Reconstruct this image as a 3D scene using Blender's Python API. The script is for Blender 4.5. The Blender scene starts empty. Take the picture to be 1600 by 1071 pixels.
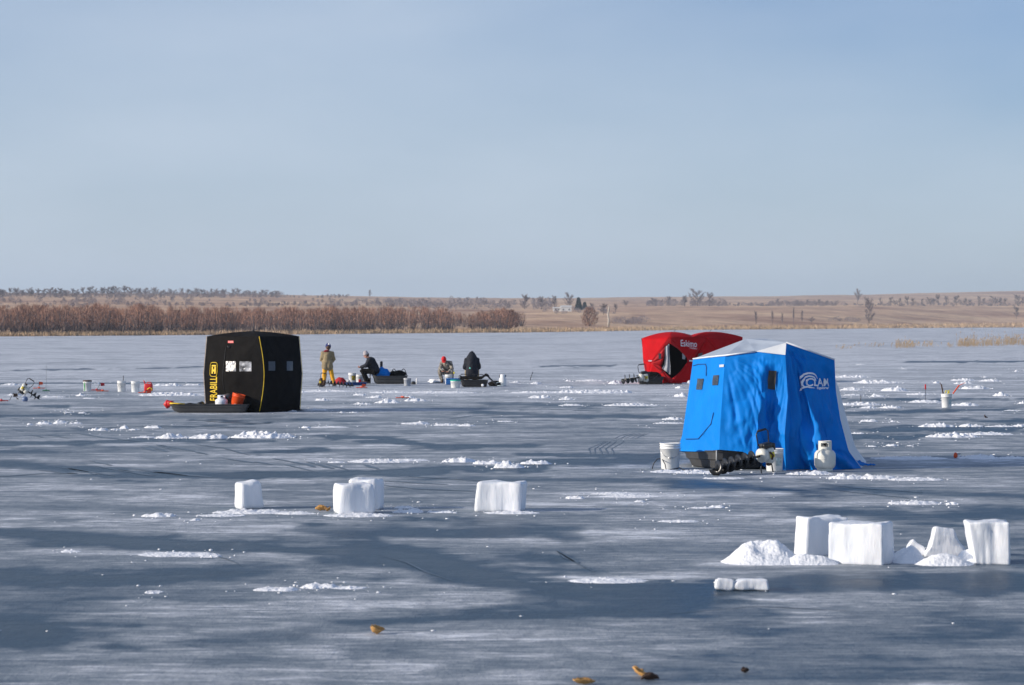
import bpy, bmesh, math, random
from mathutils import Vector, Matrix, noise
R = math.radians
PI = math.pi
scene = bpy.context.scene
COL = scene.collection
H = 2.35; F = 4000.0; YH = 506.0; CX = 800.0

# ------------------------------------------------------------------ helpers
def P(px, py, Y):
    return Vector(((px-CX)/F*Y, Y, H-(py-YH)/F*Y))
def G(px, py, z=0.0):
    Y = H*F/(py-YH)
    return Vector(((px-CX)/F*Y, Y, z))
def fbm(x, y, z=0.0, o=4):
    return noise.fractal(Vector((x, y, z)), 0.6, 2.0, o, noise_basis='PERLIN_ORIGINAL')
def lerp(a, b, t): return a+(b-a)*t
def interp(tab, x):
    if x <= tab[0][0]: return tab[0][1]
    for (a, va), (b, vb) in zip(tab, tab[1:]):
        if x <= b: return lerp(va, vb, (x-a)/(b-a))
    return tab[-1][1]
def sstep(a, b, x):
    t = max(0, min(1, (x-a)/(b-a))); return t*t*(3-2*t)

MATS = {}
def mat(name, col, rough=0.6, var=0.12, scale=8.0, bump=0.0, bscale=30.0, metal=0.0, sss=0.0, spec=0.5, col2=None, stretch=None, detail=4):
    if name in MATS: return MATS[name]
    m = bpy.data.materials.new(name); m.use_nodes = True
    nt = m.node_tree; N = nt.nodes; L = nt.links
    b = N['Principled BSDF']
    tc = N.new('ShaderNodeTexCoord')
    mp = N.new('ShaderNodeMapping')
    if stretch: mp.inputs['Scale'].default_value = stretch
    L.new(tc.outputs['Object'], mp.inputs['Vector'])
    nz = N.new('ShaderNodeTexNoise'); nz.inputs['Scale'].default_value = scale; nz.inputs['Detail'].default_value = detail
    L.new(mp.outputs[0], nz.inputs['Vector'])
    cr = N.new('ShaderNodeValToRGB')
    c1 = [max(0, c*(1-var)) for c in col]; c2 = col2 if col2 else [min(1, c*(1+var)) for c in col]
    cr.color_ramp.elements[0].position = 0.32; cr.color_ramp.elements[1].position = 0.68
    cr.color_ramp.elements[0].color = (*c1, 1); cr.color_ramp.elements[1].color = (*c2, 1)
    L.new(nz.outputs['Fac'], cr.inputs[0]); L.new(cr.outputs[0], b.inputs['Base Color'])
    b.inputs['Roughness'].default_value = rough; b.inputs['Metallic'].default_value = metal
    b.inputs['Specular IOR Level'].default_value = spec
    if sss:
        b.inputs['Subsurface Weight'].default_value = sss
        b.inputs['Subsurface Radius'].default_value = (0.06, 0.08, 0.1)
    if bump:
        n2 = N.new('ShaderNodeTexNoise'); n2.inputs['Scale'].default_value = bscale; n2.inputs['Detail'].default_value = 4
        L.new(mp.outputs[0], n2.inputs['Vector'])
        bp = N.new('ShaderNodeBump'); bp.inputs['Strength'].default_value = 1; bp.inputs['Distance'].default_value = bump
        L.new(n2.outputs['Fac'], bp.inputs['Height']); L.new(bp.outputs[0], b.inputs['Normal'])
    MATS[name] = m
    return m

class MB:
    """collects shapes, then links them as ONE mesh object"""
    def __init__(s): s.v = []; s.f = []; s.sm = []; s.mi = []; s.cur = 0
    def add(s, vs, fs, smooth=False):
        o = len(s.v); s.v += [Vector(v) for v in vs]
        for f in fs:
            s.f.append(tuple(i+o for i in f)); s.sm.append(smooth); s.mi.append(s.cur)
    def box(s, c, d, rot=None, bev=0.0):
        c = Vector(c); hx, hy, hz = d[0]/2, d[1]/2, d[2]/2
        M = rot if rot is not None else Matrix.Identity(3)
        if bev <= 0:
            vs = [c+M@Vector((x*hx, y*hy, z*hz)) for z in (-1, 1) for y in (-1, 1) for x in (-1, 1)]
            s.add(vs, [(0,2,3,1),(4,5,7,6),(0,1,5,4),(2,6,7,3),(0,4,6,2),(1,3,7,5)])
        else:
            bm = bmesh.new(); bmesh.ops.create_cube(bm, size=1)
            for v in bm.verts: v.co = Vector((v.co.x*2*hx, v.co.y*2*hy, v.co.z*2*hz))
            bmesh.ops.bevel(bm, geom=list(bm.edges), offset=min(bev, hx*.9, hy*.9, hz*.9), segments=3, profile=.5, affect='EDGES')
            bm.verts.ensure_lookup_table()
            s.add([c+M@v.co for v in bm.verts], [tuple(v.index for v in f.verts) for f in bm.faces], True); bm.free()
    def tube(s, pts, rad, n=8, caps=True, smooth=True):
        pts = [Vector(p) for p in pts]
        if not isinstance(rad, (list, tuple)): rad = [rad]*len(pts)
        rings = []; up = None
        for i, p in enumerate(pts):
            d = (pts[min(i+1, len(pts)-1)]-pts[max(i-1, 0)])
            if d.length < 1e-9: d = Vector((0, 0, 1))
            d.normalize()
            if up is None: up = Vector((0, 0, 1)) if abs(d.z) < .9 else Vector((1, 0, 0))
            a = d.cross(up)
            if a.length < 1e-5: a = d.cross(Vector((0, 1, 0)))
            a.normalize(); b = a.cross(d).normalized(); up = b
            rings.append([p+(a*math.cos(2*PI*k/n)+b*math.sin(2*PI*k/n))*rad[i] for k in range(n)])
        vs = [v for r in rings for v in r]; fs = []
        for i in range(len(pts)-1):
            for k in range(n):
                k2 = (k+1) % n; fs.append((i*n+k, i*n+k2, (i+1)*n+k2, (i+1)*n+k))
        if caps: fs += [tuple(range(n))[::-1], tuple(range((len(pts)-1)*n, len(pts)*n))]
        s.add(vs, fs, smooth)
    def lathe(s, prof, c=(0, 0, 0), n=24, M=None, smooth=True):
        c = Vector(c); M = M or Matrix.Identity(3); vs = []; fs = []
        for (r, z) in prof:
            for k in range(n):
                vs.append(c+M@Vector((r*math.cos(2*PI*k/n), r*math.sin(2*PI*k/n), z)))
        for i in range(len(prof)-1):
            for k in range(n):
                k2 = (k+1) % n; fs.append((i*n+k, i*n+k2, (i+1)*n+k2, (i+1)*n+k))
        s.add(vs, fs, smooth)
    def ell(s, c, r, rot=None, nu=14, nv=9):
        c = Vector(c); M = rot if rot is not None else Matrix.Identity(3); vs = []; fs = []
        for j in range(nv+1):
            t = PI*j/nv
            for k in range(nu):
                a = 2*PI*k/nu
                vs.append(c+M@Vector((r[0]*math.sin(t)*math.cos(a), r[1]*math.sin(t)*math.sin(a), r[2]*math.cos(t))))
        for j in range(nv):
            for k in range(nu):
                k2 = (k+1) % nu; fs.append((j*nu+k, (j+1)*nu+k, (j+1)*nu+k2, j*nu+k2))
        s.add(vs, fs, True)
    def cap(s, p0, p1, r0, r1):
        p0 = Vector(p0); p1 = Vector(p1)
        s.tube([p0, p1], [r0, r1], 12)
        s.ell(p0, (r0,)*3); s.ell(p1, (r1,)*3)
    def grid(s, fn, nu, nv, smooth=True):
        vs = [fn(i/nu, j/nv) for j in range(nv+1) for i in range(nu+1)]
        w = nu+1
        s.add(vs, [(j*w+i, j*w+i+1, (j+1)*w+i+1, (j+1)*w+i) for j in range(nv) for i in range(nu)], smooth)
    def mesh(s, name):
        me = bpy.data.meshes.new(name); me.from_pydata([tuple(v) for v in s.v], [], s.f)
        me.polygons.foreach_set('use_smooth', s.sm); me.polygons.foreach_set('material_index', s.mi); me.update(); return me
    def build(s, name, m=None, parent=None, loc=(0, 0, 0), remesh=None, solid=None, merge=False):
        me = s.mesh(name)
        if merge:
            bm = bmesh.new(); bm.from_mesh(me); bmesh.ops.remove_doubles(bm, verts=bm.verts, dist=1e-5)
            bmesh.ops.recalc_face_normals(bm, faces=bm.faces); bm.to_mesh(me); bm.free()
        o = bpy.data.objects.new(name, me)
        COL.objects.link(o)
        if remesh:
            md = o.modifiers.new('r', 'REMESH'); md.mode = 'VOXEL'; md.voxel_size = remesh; md.use_smooth_shade = True
            sm = o.modifiers.new('s', 'SMOOTH'); sm.iterations = 3; sm.factor = .5
            dg = bpy.context.evaluated_depsgraph_get()
            me2 = bpy.data.meshes.new_from_object(o.evaluated_get(dg)); o.modifiers.clear(); o.data = me2; bpy.data.meshes.remove(me)
            me = me2; me.name = name
        if solid:
            sd = o.modifiers.new('thick', 'SOLIDIFY'); sd.thickness = solid; sd.offset = -1
        for mm in (m if isinstance(m, (list, tuple)) else [m]):
            if mm: me.materials.append(mm)
        o.location = loc
        if parent: o.parent = parent
        return o

def tag(o, label=None, cat=None, group=None, kind=None):
    if label: o['label'] = label
    if cat: o['category'] = cat
    if group: o['group'] = group
    if kind: o['kind'] = kind
    return o
def thing(name, loc=(0, 0, 0), rz=0.0, label=None, cat=None, group=None, rot=None, scale=1.0):
    o = bpy.data.objects.new(name, None); COL.objects.link(o); o.empty_display_size = .1
    o.location = loc; o.rotation_euler = rot if rot else (0, 0, rz); o.scale = (scale,)*3
    return tag(o, label, cat, group)
def dup(root, loc, rz=0.0, label=None, group=None, scale=None, rot=None, skip=()):
    kids = {}
    for o in COL.objects:
        if o.parent: kids.setdefault(o.parent.name, []).append(o)
    def cp(o, par):
        c = o.copy(); COL.objects.link(c)
        if par: c.parent = par
        for k in kids.get(o.name, []):
            if k.name.split('.')[0] not in skip: cp(k, c)
        return c
    c = cp(root, None)
    c.location = loc; c.rotation_euler = rot if rot else (0, 0, rz)
    if scale is not None: c.scale = (scale,)*3 if not isinstance(scale, (tuple, list)) else scale
    if label: c['label'] = label
    if group: c['group'] = group
    return c

# ------------------------------------------------------------------ materials
M_snow = mat('snow', (.86, .87, .89), .85, .05, 6, bump=.02, bscale=22, sss=.0, spec=.2)
M_block = mat('snow_ice', (.74, .77, .81), .45, .05, 3, bump=.008, bscale=10, sss=.12, spec=.4, stretch=(2, 2, .5), col2=(.86, .865, .88))
M_blue = mat('blue_nylon', (.0, .19, .62), .6, .08, 3, bump=.006, bscale=12, spec=.15)
M_bluedk = mat('blue_dark', (.005, .05, .2), .6)
M_roof = mat('white_nylon', (.66, .68, .70), .55, .06, 3, bump=.004, bscale=14)
M_black = mat('black_fabric', (.013, .012, .0115), .85, .2, 4, bump=.006, bscale=9, spec=.04)
M_blackp = mat('black_plastic', (.02, .02, .021), .4, .2, 10, bump=.002)
M_rubber = mat('black_rubber', (.015, .015, .016), .6, .2)
M_steelblk = mat('painted_steel', (.012, .012, .013), .3, .2, 20, spec=.6)
M_grey = mat('grey_plastic', (.045, .045, .046), .5, .15, 5, bump=.002, bscale=12)
M_yel = mat('yellow_trim', (.75, .50, .01), .6)
M_cream = mat('cream_trim', (.7, .5, .3), .6)
M_red = mat('red_fabric', (.44, .004, .008), .7, .1, 2.5, bump=.004, bscale=10, spec=.08)
M_shade = mat('interior_shade', (.008, .008, .01), .9)
M_white = mat('white_plastic', (.80, .80, .78), .4, .05, 5, spec=.4)
M_offw = mat('cream_paint', (.66, .65, .58), .4, .06, 12, bump=.001, bscale=40)
M_metal = mat('metal', (.5, .5, .5), .3, .1, 20, metal=1)
M_orange = mat('orange_plastic', (.8, .09, .015), .45, .08)
M_redp = mat('red_plastic', (.6, .02, .02), .4, .08)
M_clear = mat('vinyl_window', (.03, .035, .045), .12, .3, 9, bump=.02, bscale=8, spec=.8)
M_silver = mat('silver_vinyl', (.02, .02, .025), .25, .3, 8, bump=.03, bscale=9, col2=(.55, .55, .57), detail=2)
M_logo = mat('white_print', (.85, .86, .88), .6, .02)
M_skin = mat('skin', (.55, .27, .19), .55, .08, 20)
M_tan = mat('tan_jacket', (.26, .20, .11), .85, .12, 6, bump=.01, bscale=12)
M_gold = mat('gold_trousers', (.75, .37, .015), .8, .1, 6, bump=.01, bscale=12)
M_navy = mat('navy_cloth', (.006, .008, .016), .85, .2, 6, bump=.01, bscale=12)
M_maroon = mat('maroon_cloth', (.2, .01, .02), .8)
M_hatb = mat('blue_wool', (.015, .03, .14), .9)
M_hatr = mat('red_wool', (.65, .01, .015), .8)
M_hatp = mat('grey_wool', (.45, .40, .40), .9)
M_camo = mat('camo_cloth', (.05, .045, .035), .85, .2, 11, bump=.01, bscale=12, col2=(.45, .40, .33), detail=2)
M_brown = mat('brown_boot', (.08, .04, .02), .7)
M_leaf = mat('dry_leaf', (.62, .33, .10), .6, .3, 30, bump=.004, bscale=50)
M_leafd = mat('dark_leaf', (.05, .025, .015), .7, .3, 30)
M_teal = mat('teal_lid', (.02, .45, .33), .5)
M_green = mat('green_print', (.01, .22, .06), .5)
M_yellow = mat('yellow_plastic', (.8, .65, .03), .5)
M_bark = mat('bark', (.11, .085, .075), .9, .25, 3)
M_twig = mat('bare_twigs', (.25, .205, .205), .9, .2, .3)  # evenly lightened, distance haze on the crowns mixed into the twig colour
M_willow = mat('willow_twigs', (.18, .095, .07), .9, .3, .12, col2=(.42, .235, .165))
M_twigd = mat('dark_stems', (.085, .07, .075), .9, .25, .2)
M_reed = mat('dry_reeds', (.42, .29, .17), .9, .15, .3, col2=(.58, .43, .28))
M_pine = mat('pine_needles', (.018, .032, .02), .9, .2, .5)
M_pale = mat('dead_wood', (.5, .45, .38), .9, .15, 2)
M_wall = mat('white_siding', (.75, .74, .70), .7, .05, .5)
M_cable = mat('cable', (.02, .02, .02), .5)

# ------------------------------------------------------------------ ice sheet
def seg_d(px, py, poly, vs):
    # distance to a poly-line, with the along-view direction stretched the way the ice is foreshortened
    best = 1e9
    for (x0, y0), (x1, y1) in zip(poly, poly[1:]):
        dx, dy = x1-x0, (y1-y0)*vs; L2 = dx*dx+dy*dy
        t = max(0, min(1, ((px-x0)*dx+(py-y0)*vs*dy)/L2)) if L2 else 0
        d = math.hypot(px-x0-t*dx, (py-y0)*vs-t*dy)
        best = min(best, d)
    return best/vs
DARK = [  # (points, half width, strength)  clear dark ice leads
 ([(-100,828),(90,838),(200,846),(330,855),(500,862),(600,870),(680,888),(760,906)], 7, .9),
 ([(560,862),(640,876),(720,895),(820,915),(940,922),(1100,925),(1250,915),(1450,912),(1700,905)], 12, .8),
 ([(890,940),(960,948),(1040,942)], 13, .8),
 ([(560,976),(700,968),(860,955)], 4, .6),
 ([(-100,893),(60,902),(170,903),(300,894),(420,888)], 7, .8),
 ([(560,828),(700,830),(860,832)], 8, .7),
 ([(-80,696),(150,692),(260,688),(380,686)], 2.4, 1),
 ([(-60,707),(60,706)], 2, .7),
 ([(30,725),(140,735),(240,742),(330,745),(450,742)], 4, .75),
 ([(380,744),(560,738),(720,733),(820,735)], 3.5, 1),
 ([(525,682),(600,685),(640,695),(700,698),(820,696)], 2.2, .9),
 ([(400,708),(500,702)], 1.6, .8),
 ([(820,711),(930,714),(1040,710)], 2.2, .9), ([(850,722),(940,720),(1010,718)], 3.5, .9),
 ([(1060,752),(1160,765),(1290,772)], 4, .6), ([(680,748),(900,750),(1050,755)], 3, .5),
 ([(1330,646),(1450,642),(1570,641)], 1.6, .8), ([(1400,671),(1500,671),(1620,668)], 3.2, 1),
 ([(1325,682),(1410,684)], 3, 1), ([(1480,658),(1620,656)], 1.5, .9),
 ([(560,660),(470,655)], 1, .5), ([(780,632),(1000,636)], 2, .5), ([(760,645),(900,652),(1000,650)], 2.5, .6),
 ([(0,579),(230,576),(420,570)], .5, .7), ([(850,573),(960,571)], .7, .7), ([(1420,566),(1610,565)], .7, .9),
 ([(0,600),(330,598)], .5, .8), ([(0,633),(100,634)], 1, .9), ([(0,651),(200,647),(260,644)], 1.4, .8),
 ([(300,656),(420,661)], .8, .8), ([(70,672),(260,668),(420,662)], .7, .6),
 ([(1300,638),(1340,637)], 1, .6), ([(1310,625),(1620,624)], .9, .7),
 ([(1290,800),(1450,812),(1620,800)], 7, .6), ([(1300,760),(1450,771),(1620,775)], 3, .5),
 ([(20,975),(50,1000)], 10, .8), ([(300,1005),(520,985)], 5, .4), ([(0,965),(120,950)], 8, .4),
 ([(1150,955),(1170,985)], 6, .4), ([(1300,1000),(1620,975)], 12, .35), ([(1080,1040),(1620,1060)], 12, .3),
]
LIGHT = [
 ([(-50,800),(150,815),(350,822),(520,812)], 9, .6), ([(-50,770),(300,775)], 12, .35),
 ([(80,860),(300,865),(430,868)], 5, .55), ([(430,885),(620,905),(680,920)], 9, .4),
 ([(560,950),(700,948),(820,942),(870,940)], 8, .5), ([(860,905),(950,904),(1050,903)], 6, .8),
 ([(780,850),(900,838),(1050,835)], 7, .55), ([(850,790),(1050,795)], 6, .45),
 ([(0,1040),(500,1030),(900,1010),(1150,1020)], 22, .25), ([(560,990),(900,985)], 12, .25),
 ([(1120,884),(1350,888),(1620,890)], 4, .6), ([(900,773),(1080,775)], 4, .8),
 ([(0,718),(200,717),(420,714)], 2.5, .7), ([(280,748),(500,752)], 3, .6), ([(1290,745),(1460,748),(1600,745)], 4, .7),
 ([(900,727),(1060,728)], 3, .6), ([(470,612),(800,613),(1000,610)], 5, .7), ([(230,616),(320,616)], 3, .8), ([(480,620),(640,622)], 4, .5),
 ([(830,625),(1060,622)], 4, .35), ([(1300,617),(1480,618)], 4, .35), ([(1390,720),(1600,718)], 2.5, .7),
 ([(0,574),(250,573)], .8, .4), ([(0,587),(200,585)], .6, .5),
]
def ice():
    rows = [-400.0, -60.0, 0.0, 6.0, 10.0]
    py = 1180.0
    while py > 509:
        rows.append(H*F/(py-YH)); py -= 2.2 if py > 620 else (1.1 if py > 530 else .7)
    rows += [4200, 6000, 9000]
    cols = [-6000, -3000, -1500, -900, -600, -400, -250, -150] + list(range(-90, 1700, 4)) + [1750, 1850, 2000, 2200, 2500, 3100, 4600, 7600]
    vs = []; fr = []; sn = []
    for Y in rows:
        for c in cols:
            x = (c-CX)/F*max(Y, 12.0); vs.append((x, Y, 0))
            if Y < 12 or Y > 1500: fr.append(.5); continue
            p = YH+H*F/Y
            near = p > 560
            # broad wind-blown frost on clear ice
            fx, fy = x, Y
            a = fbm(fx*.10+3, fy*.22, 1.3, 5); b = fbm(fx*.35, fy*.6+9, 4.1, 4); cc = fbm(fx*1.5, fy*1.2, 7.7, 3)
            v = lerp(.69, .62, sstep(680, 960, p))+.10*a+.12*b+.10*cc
            # far ice tone lifted: grazing sky reflection painted into the frost value
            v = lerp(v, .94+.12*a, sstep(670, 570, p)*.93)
            wob = 1.8*b*(p-YH)/120
            for poly, w, s in DARK:
                if p < min(q[1] for q in poly)-w*3.5 or p > max(q[1] for q in poly)+w*3.5: continue
                d = seg_d(c, p+wob, poly, 9.0)
                if d < w*3: v = lerp(v, -.06, s*sstep(w*1.7, w*.35, d*(1+.6*cc+.4*b)))
            for poly, w, s in LIGHT:
                if p < min(q[1] for q in poly)-w*3.5 or p > max(q[1] for q in poly)+w*3.5: continue
                d = seg_d(c, p+wob, poly, 9.0)
                if d < w*3: v = lerp(v, 1.0, s*sstep(w*1.7, w*.3, d*(1+.5*cc+.4*b))*(.7+.7*cc))
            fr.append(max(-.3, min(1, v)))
    w = len(cols)
    fs = [(j*w+i, j*w+i+1, (j+1)*w+i+1, (j+1)*w+i) for j in range(len(rows)-1) for i in range(w-1)]
    me = bpy.data.meshes.new('frozen_lake'); me.from_pydata(vs, [], fs)
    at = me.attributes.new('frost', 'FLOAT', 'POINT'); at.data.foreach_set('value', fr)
    me.polygons.foreach_set('use_smooth', [True]*len(fs))
    o = bpy.data.objects.new('frozen_lake', me); COL.objects.link(o); o['kind'] = 'structure'
    m = bpy.data.materials.new('lake_ice'); m.use_nodes = True; nt = m.node_tree; N = nt.nodes; L = nt.links
    b = N['Principled BSDF']; tc = N.new('ShaderNodeTexCoord')
    at = N.new('ShaderNodeAttribute'); at.attribute_name = 'frost'
    def nz(scale, sx=1, sy=1, det=5, rough=.6, dist=0):
        mp = N.new('ShaderNodeMapping'); mp.inputs['Scale'].default_value = (sx, sy, 1)
        L.new(tc.outputs['Object'], mp.inputs['Vector'])
        n = N.new('ShaderNodeTexNoise'); n.inputs['Scale'].default_value = scale; n.inputs['Detail'].default_value = det
        n.inputs['Roughness'].default_value = rough; n.inputs['Distortion'].default_value = dist
        L.new(mp.outputs[0], n.inputs['Vector']); return n.outputs['Fac']
    def mth(op, a, bb, c=None, clamp=False):
        n = N.new('ShaderNodeMath'); n.operation = op; n.use_clamp = clamp
        for i, q in enumerate((a, bb, c)):
            if q is None: continue
            if isinstance(q, (int, float)): n.inputs[i].default_value = q
            else: L.new(q, n.inputs[i])
        return n.outputs[0]
    n1 = nz(1.3, .55, 1.8, 8, .68, .4); n2 = nz(9, .6, 1.2, 6, .7); n3 = nz(.4, .5, 1.6, 5, .6)
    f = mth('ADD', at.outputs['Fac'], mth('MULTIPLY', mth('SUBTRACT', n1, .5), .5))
    f = mth('ADD', f, mth('MULTIPLY', mth('SUBTRACT', n2, .5), .6))
    f = mth('ADD', f, mth('MULTIPLY', mth('SUBTRACT', nz(45, .8, 1, 3, .6),   .5), .42))
    f = mth('ADD', f, mth('MULTIPLY', mth('SUBTRACT', n3, .5), .42), clamp=True)
    # frost film with crisp drifted edges
    def film(scale, sx, sy, lo, hi, amt, dist):
        mr = N.new('ShaderNodeMapRange'); mr.interpolation_type = 'SMOOTHSTEP'; mr.inputs['From Min'].default_value = lo; mr.inputs['From Max'].default_value = hi
        mr.inputs['To Min'].default_value = -amt; mr.inputs['To Max'].default_value = amt
        L.new(nz(scale, sx, sy, 9, .62, dist), mr.inputs['Value']); return mr.outputs[0]
    # films fade where the ice is bare
    keep = mth('MULTIPLY', at.outputs['Fac'], 2.2, clamp=True)
    for args in ((.55, .5, 1.3, .47, .53, .075, 1.2), (1.9, .45, 1.5, .46, .54, .06, .9), (5.5, .5, 1.6, .50, .60, .07, .6)):
        f = mth('ADD', f, mth('MULTIPLY', film(*args), keep), clamp=True)
    # hairline cracks
    vo = N.new('ShaderNodeTexVoronoi'); vo.feature = 'DISTANCE_TO_EDGE'; vo.inputs['Scale'].default_value = .16
    mpv = N.new('ShaderNodeMapping'); mpv.inputs['Rotation'].default_value = (0, 0, .5); mpv.inputs['Scale'].default_value = (1, .45, 1)
    nw = N.new('ShaderNodeTexNoise'); nw.inputs['Scale'].default_value = .5; nw.inputs['Detail'].default_value = 3
    L.new(tc.outputs['Object'], nw.inputs['Vector'])
    vm = N.new('ShaderNodeVectorMath'); vm.operation = 'MULTIPLY_ADD'; L.new(nw.outputs['Color'], vm.inputs[0]); vm.inputs[1].default_value = (3, 3, 0)
    L.new(tc.outputs['Object'], vm.inputs[2]); L.new(vm.outputs[0], mpv.inputs['Vector']); L.new(mpv.outputs[0], vo.inputs['Vector'])
    crk = mth('SUBTRACT', 1.0, mth('MULTIPLY', vo.outputs['Distance'], 90, clamp=True))
    crk = mth('MULTIPLY', crk, mth('MULTIPLY', mth('SUBTRACT', n3, .42), 3.0, clamp=True))
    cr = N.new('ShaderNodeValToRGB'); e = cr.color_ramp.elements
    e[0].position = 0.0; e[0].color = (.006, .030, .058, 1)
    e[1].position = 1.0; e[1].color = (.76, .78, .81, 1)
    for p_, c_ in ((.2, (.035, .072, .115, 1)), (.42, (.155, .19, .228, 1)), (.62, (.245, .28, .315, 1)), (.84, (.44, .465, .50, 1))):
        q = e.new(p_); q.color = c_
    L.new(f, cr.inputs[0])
    mx = N.new('ShaderNodeMix'); mx.data_type = 'RGBA'; L.new(mth('MULTIPLY', crk, .55), mx.inputs['Factor'])
    L.new(cr.outputs[0], mx.inputs['A']); mx.inputs['B'].default_value = (.04, .07, .11, 1)
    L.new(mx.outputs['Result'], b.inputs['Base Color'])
    rr = N.new('ShaderNodeMapRange'); L.new(f, rr.inputs['Value']); rr.inputs['To Min'].default_value = .30; rr.inputs['To Max'].default_value = .75
    L.new(rr.outputs[0], b.inputs['Roughness'])
    b.inputs['Specular IOR Level'].default_value = .10
    n4 = nz(5, 1, .6, 7, .7)
    bp = N.new('ShaderNodeBump'); bp.inputs['Distance'].default_value = .05; bp.inputs['Strength'].default_value = .6
    L.new(mth('ADD', mth('MULTIPLY', n4, .8), mth('MULTIPLY', f, .5)), bp.inputs['Height']); L.new(bp.outputs[0], b.inputs['Normal'])
    me.materials.append(m)
ice()
TR = [[(117,677),(160,684),(215,690)],[(77,680),(108,685.5)],[(50,680),(66,684)],[(250,696),(295,704),(325,711)],[(305,695),(350,701),(390,712)],[(245,695.5),(275,704)],[(220,698),(240,705)],[(232,697),(262,707)],
 [(350,717),(398,724)],[(22,671),(35,674.5)],[(107,732),(150,742)],[(175,732),(225,740)],[(140,720),(175,728)],[(60,735),(120,741)],[(90,730),(180,744)],[(210,733),(290,744)],[(150,729),(240,744)],[(240,738),(330,746)],
 [(427,717),(482,727),(492,731)],[(447,727),(490,737)],[(510,726),(545,735)],[(570,727),(592,734)],[(400,722),(425,727)],[(480,722),(520,733)],
 [(870,860),(885,872),(905,880)],[(1290,765),(1420,779)],[(1310,760),(1440,770)],[(300,657),(360,661),(420,662)],[(580,757),(650,764),(740,768)],[(600,752),(700,758)],[(640,745),(760,752)],
 [(0,745),(60,741),(120,740)],[(1060,705),(1040,716)],[(700,655),(740,650),(800,648)],[(860,640),(940,643)],[(170,668),(260,666),(400,669)]]
NT = len(TR)
TR += [[(597,869),(635,879),(665,894),(710,909)],[(337,869),(360,876),(382,886)],[(930,895),(900,880),(870,862)],[(1040,960),(1180,948),(1330,955)]]
for a_, b_, c_, d_ in zip((760,800,855,905,955), (745,795,835,885,935), (840,860,900,950,1010), (880,905,935,975,1040)):
    TR.append([(780+x/5.333, 560+y/5.333) for x, y in ((a_, 800), (a_-2, 785), (b_, 755), ((b_+c_)/2, 735), (c_, 715), (d_, 690))])
for a_, b_ in ((960,1080),(1010,1130),(1050,1180),(1095,1220),(1140,1250)):
    TR.append([(780+x/5.333, 560+y/5.333) for x, y in ((a_, 670), ((a_+b_)/2-15, 648), (b_, 628))])
tmb = MB(); rt = random.Random(4)
for tr in TR:
    pts = []
    for (x0, y0), (x1, y1) in zip(tr, tr[1:]):
        for k in range(14): pts.append(G(lerp(x0, x1, k/14), lerp(y0, y1, k/14), .004))
    pts.append(G(*tr[-1], .004)); n = len(pts); o_ = len(tmb.v)
    wv_ = rt.uniform(.03, .05)*(1+pts[0].y/40)
    L_ = []
    for i, p in enumerate(pts):
        d = (pts[min(i+1, n-1)]-pts[max(i-1, 0)]).normalized(); s_ = Vector((-d.y, d.x, 0))
        ww = (.28 if TR.index(tr) >= NT else .55+1.8*abs(d.x))*wv_*(.35+.9*abs(noise.noise(Vector((p.x*1.5, p.y*.6, 3)))))*math.sin(PI*(.04+.92*i/(n-1)))**.4
        L_ += [p-s_*ww, p+s_*ww]
    tmb.add(L_, [(2*i, 2*i+1, 2*i+3, 2*i+2) for i in range(n-1)])
tmb.build('wheel_tracks', mat('bare_ice_track', (.02, .045, .075), .35, .5, 4, bump=.004))['kind'] = 'structure'

# ------------------------------------------------------------------ land
LAND = [
 (-1200, [(420,528),(520,519),(800,490),(1200,478),(1600,470),(2200,461),(3000,459),(7000,460)]),
 (0,     [(470,526),(560,518),(800,492),(1200,479),(1600,470),(2200,461),(3000,458),(7000,460)]),
 (400,   [(537,523.5),(650,514),(900,492),(1300,479),(1800,470),(2400,462),(3200,461),(7000,463)]),
 (800,   [(671,520),(800,511),(1000,500),(1400,488),(1900,480),(2600,473),(3500,467),(7000,467)]),
 (1200,  [(1044,515),(1200,505),(1500,489),(1900,479),(2400,476),(3300,467),(4200,463),(7000,464)]),
 (1600,  [(1567,512),(1800,500),(2200,483),(2600,477),(3000,473),(3800,462),(4600,455),(7500,457)]),
 (2800,  [(1800,511),(2000,500),(2300,483),(2700,477),(3100,473),(3900,460),(4700,452),(7500,455)]),
]
def land(px, s):
    px = max(-1200, min(2800, px))
    for (a, A), (b, B) in zip(LAND, LAND[1:]):
        if px <= b: t = (px-a)/(b-a); break
    t = t*t*(3-2*t)*.5+t*.5
    i = max(0, min(6, int(s))); q = s-i
    def cat(arr, j):
        p = [arr[max(0, min(7, k))][j] for k in (i-1, i, i+1, i+2)]
        return .5*(2*p[1]+(p[2]-p[0])*q+(2*p[0]-5*p[1]+4*p[2]-p[3])*q*q+(3*p[1]-p[0]-3*p[2]+p[3])*q**3)
    Y = lerp(cat(A, 0), cat(B, 0), t); py = lerp(cat(A, 1), cat(B, 1), t)
    if s > .05:
        amp = min(1, s)*1.3
        py += amp*fbm(px*.006+5, s*1.3, 2.2, 4)
    return P(px, py, Y)
def land_py(v): return YH+(H-v.z)*F/v.y
def find(px, py):
    lo, hi = 0.0, 6.0
    s = 0.0
    while s < 6.3:
        if land_py(land(px, s)) <= py: return s
        s += .04
    return 5.0
mb = MB(); ss = [-.3]+[i*.08 for i in range(0, 88)]; cols = list(range(-1200, 2801, 10)); vs = []
for s in ss:
    for c in cols:
        if s < 0:
            v = land(c, 0); v = Vector((v.x, v.y-1.0, -.4))
        elif s == 0:
            v = land(c, 0); v.z = .02
        else: v = land(c, s)
        vs.append(v)
w = len(cols)
mb.add(vs, [(j*w+i, j*w+i+1, (j+1)*w+i+1, (j+1)*w+i) for j in range(len(ss)-1) for i in range(w-1)], True)
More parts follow.
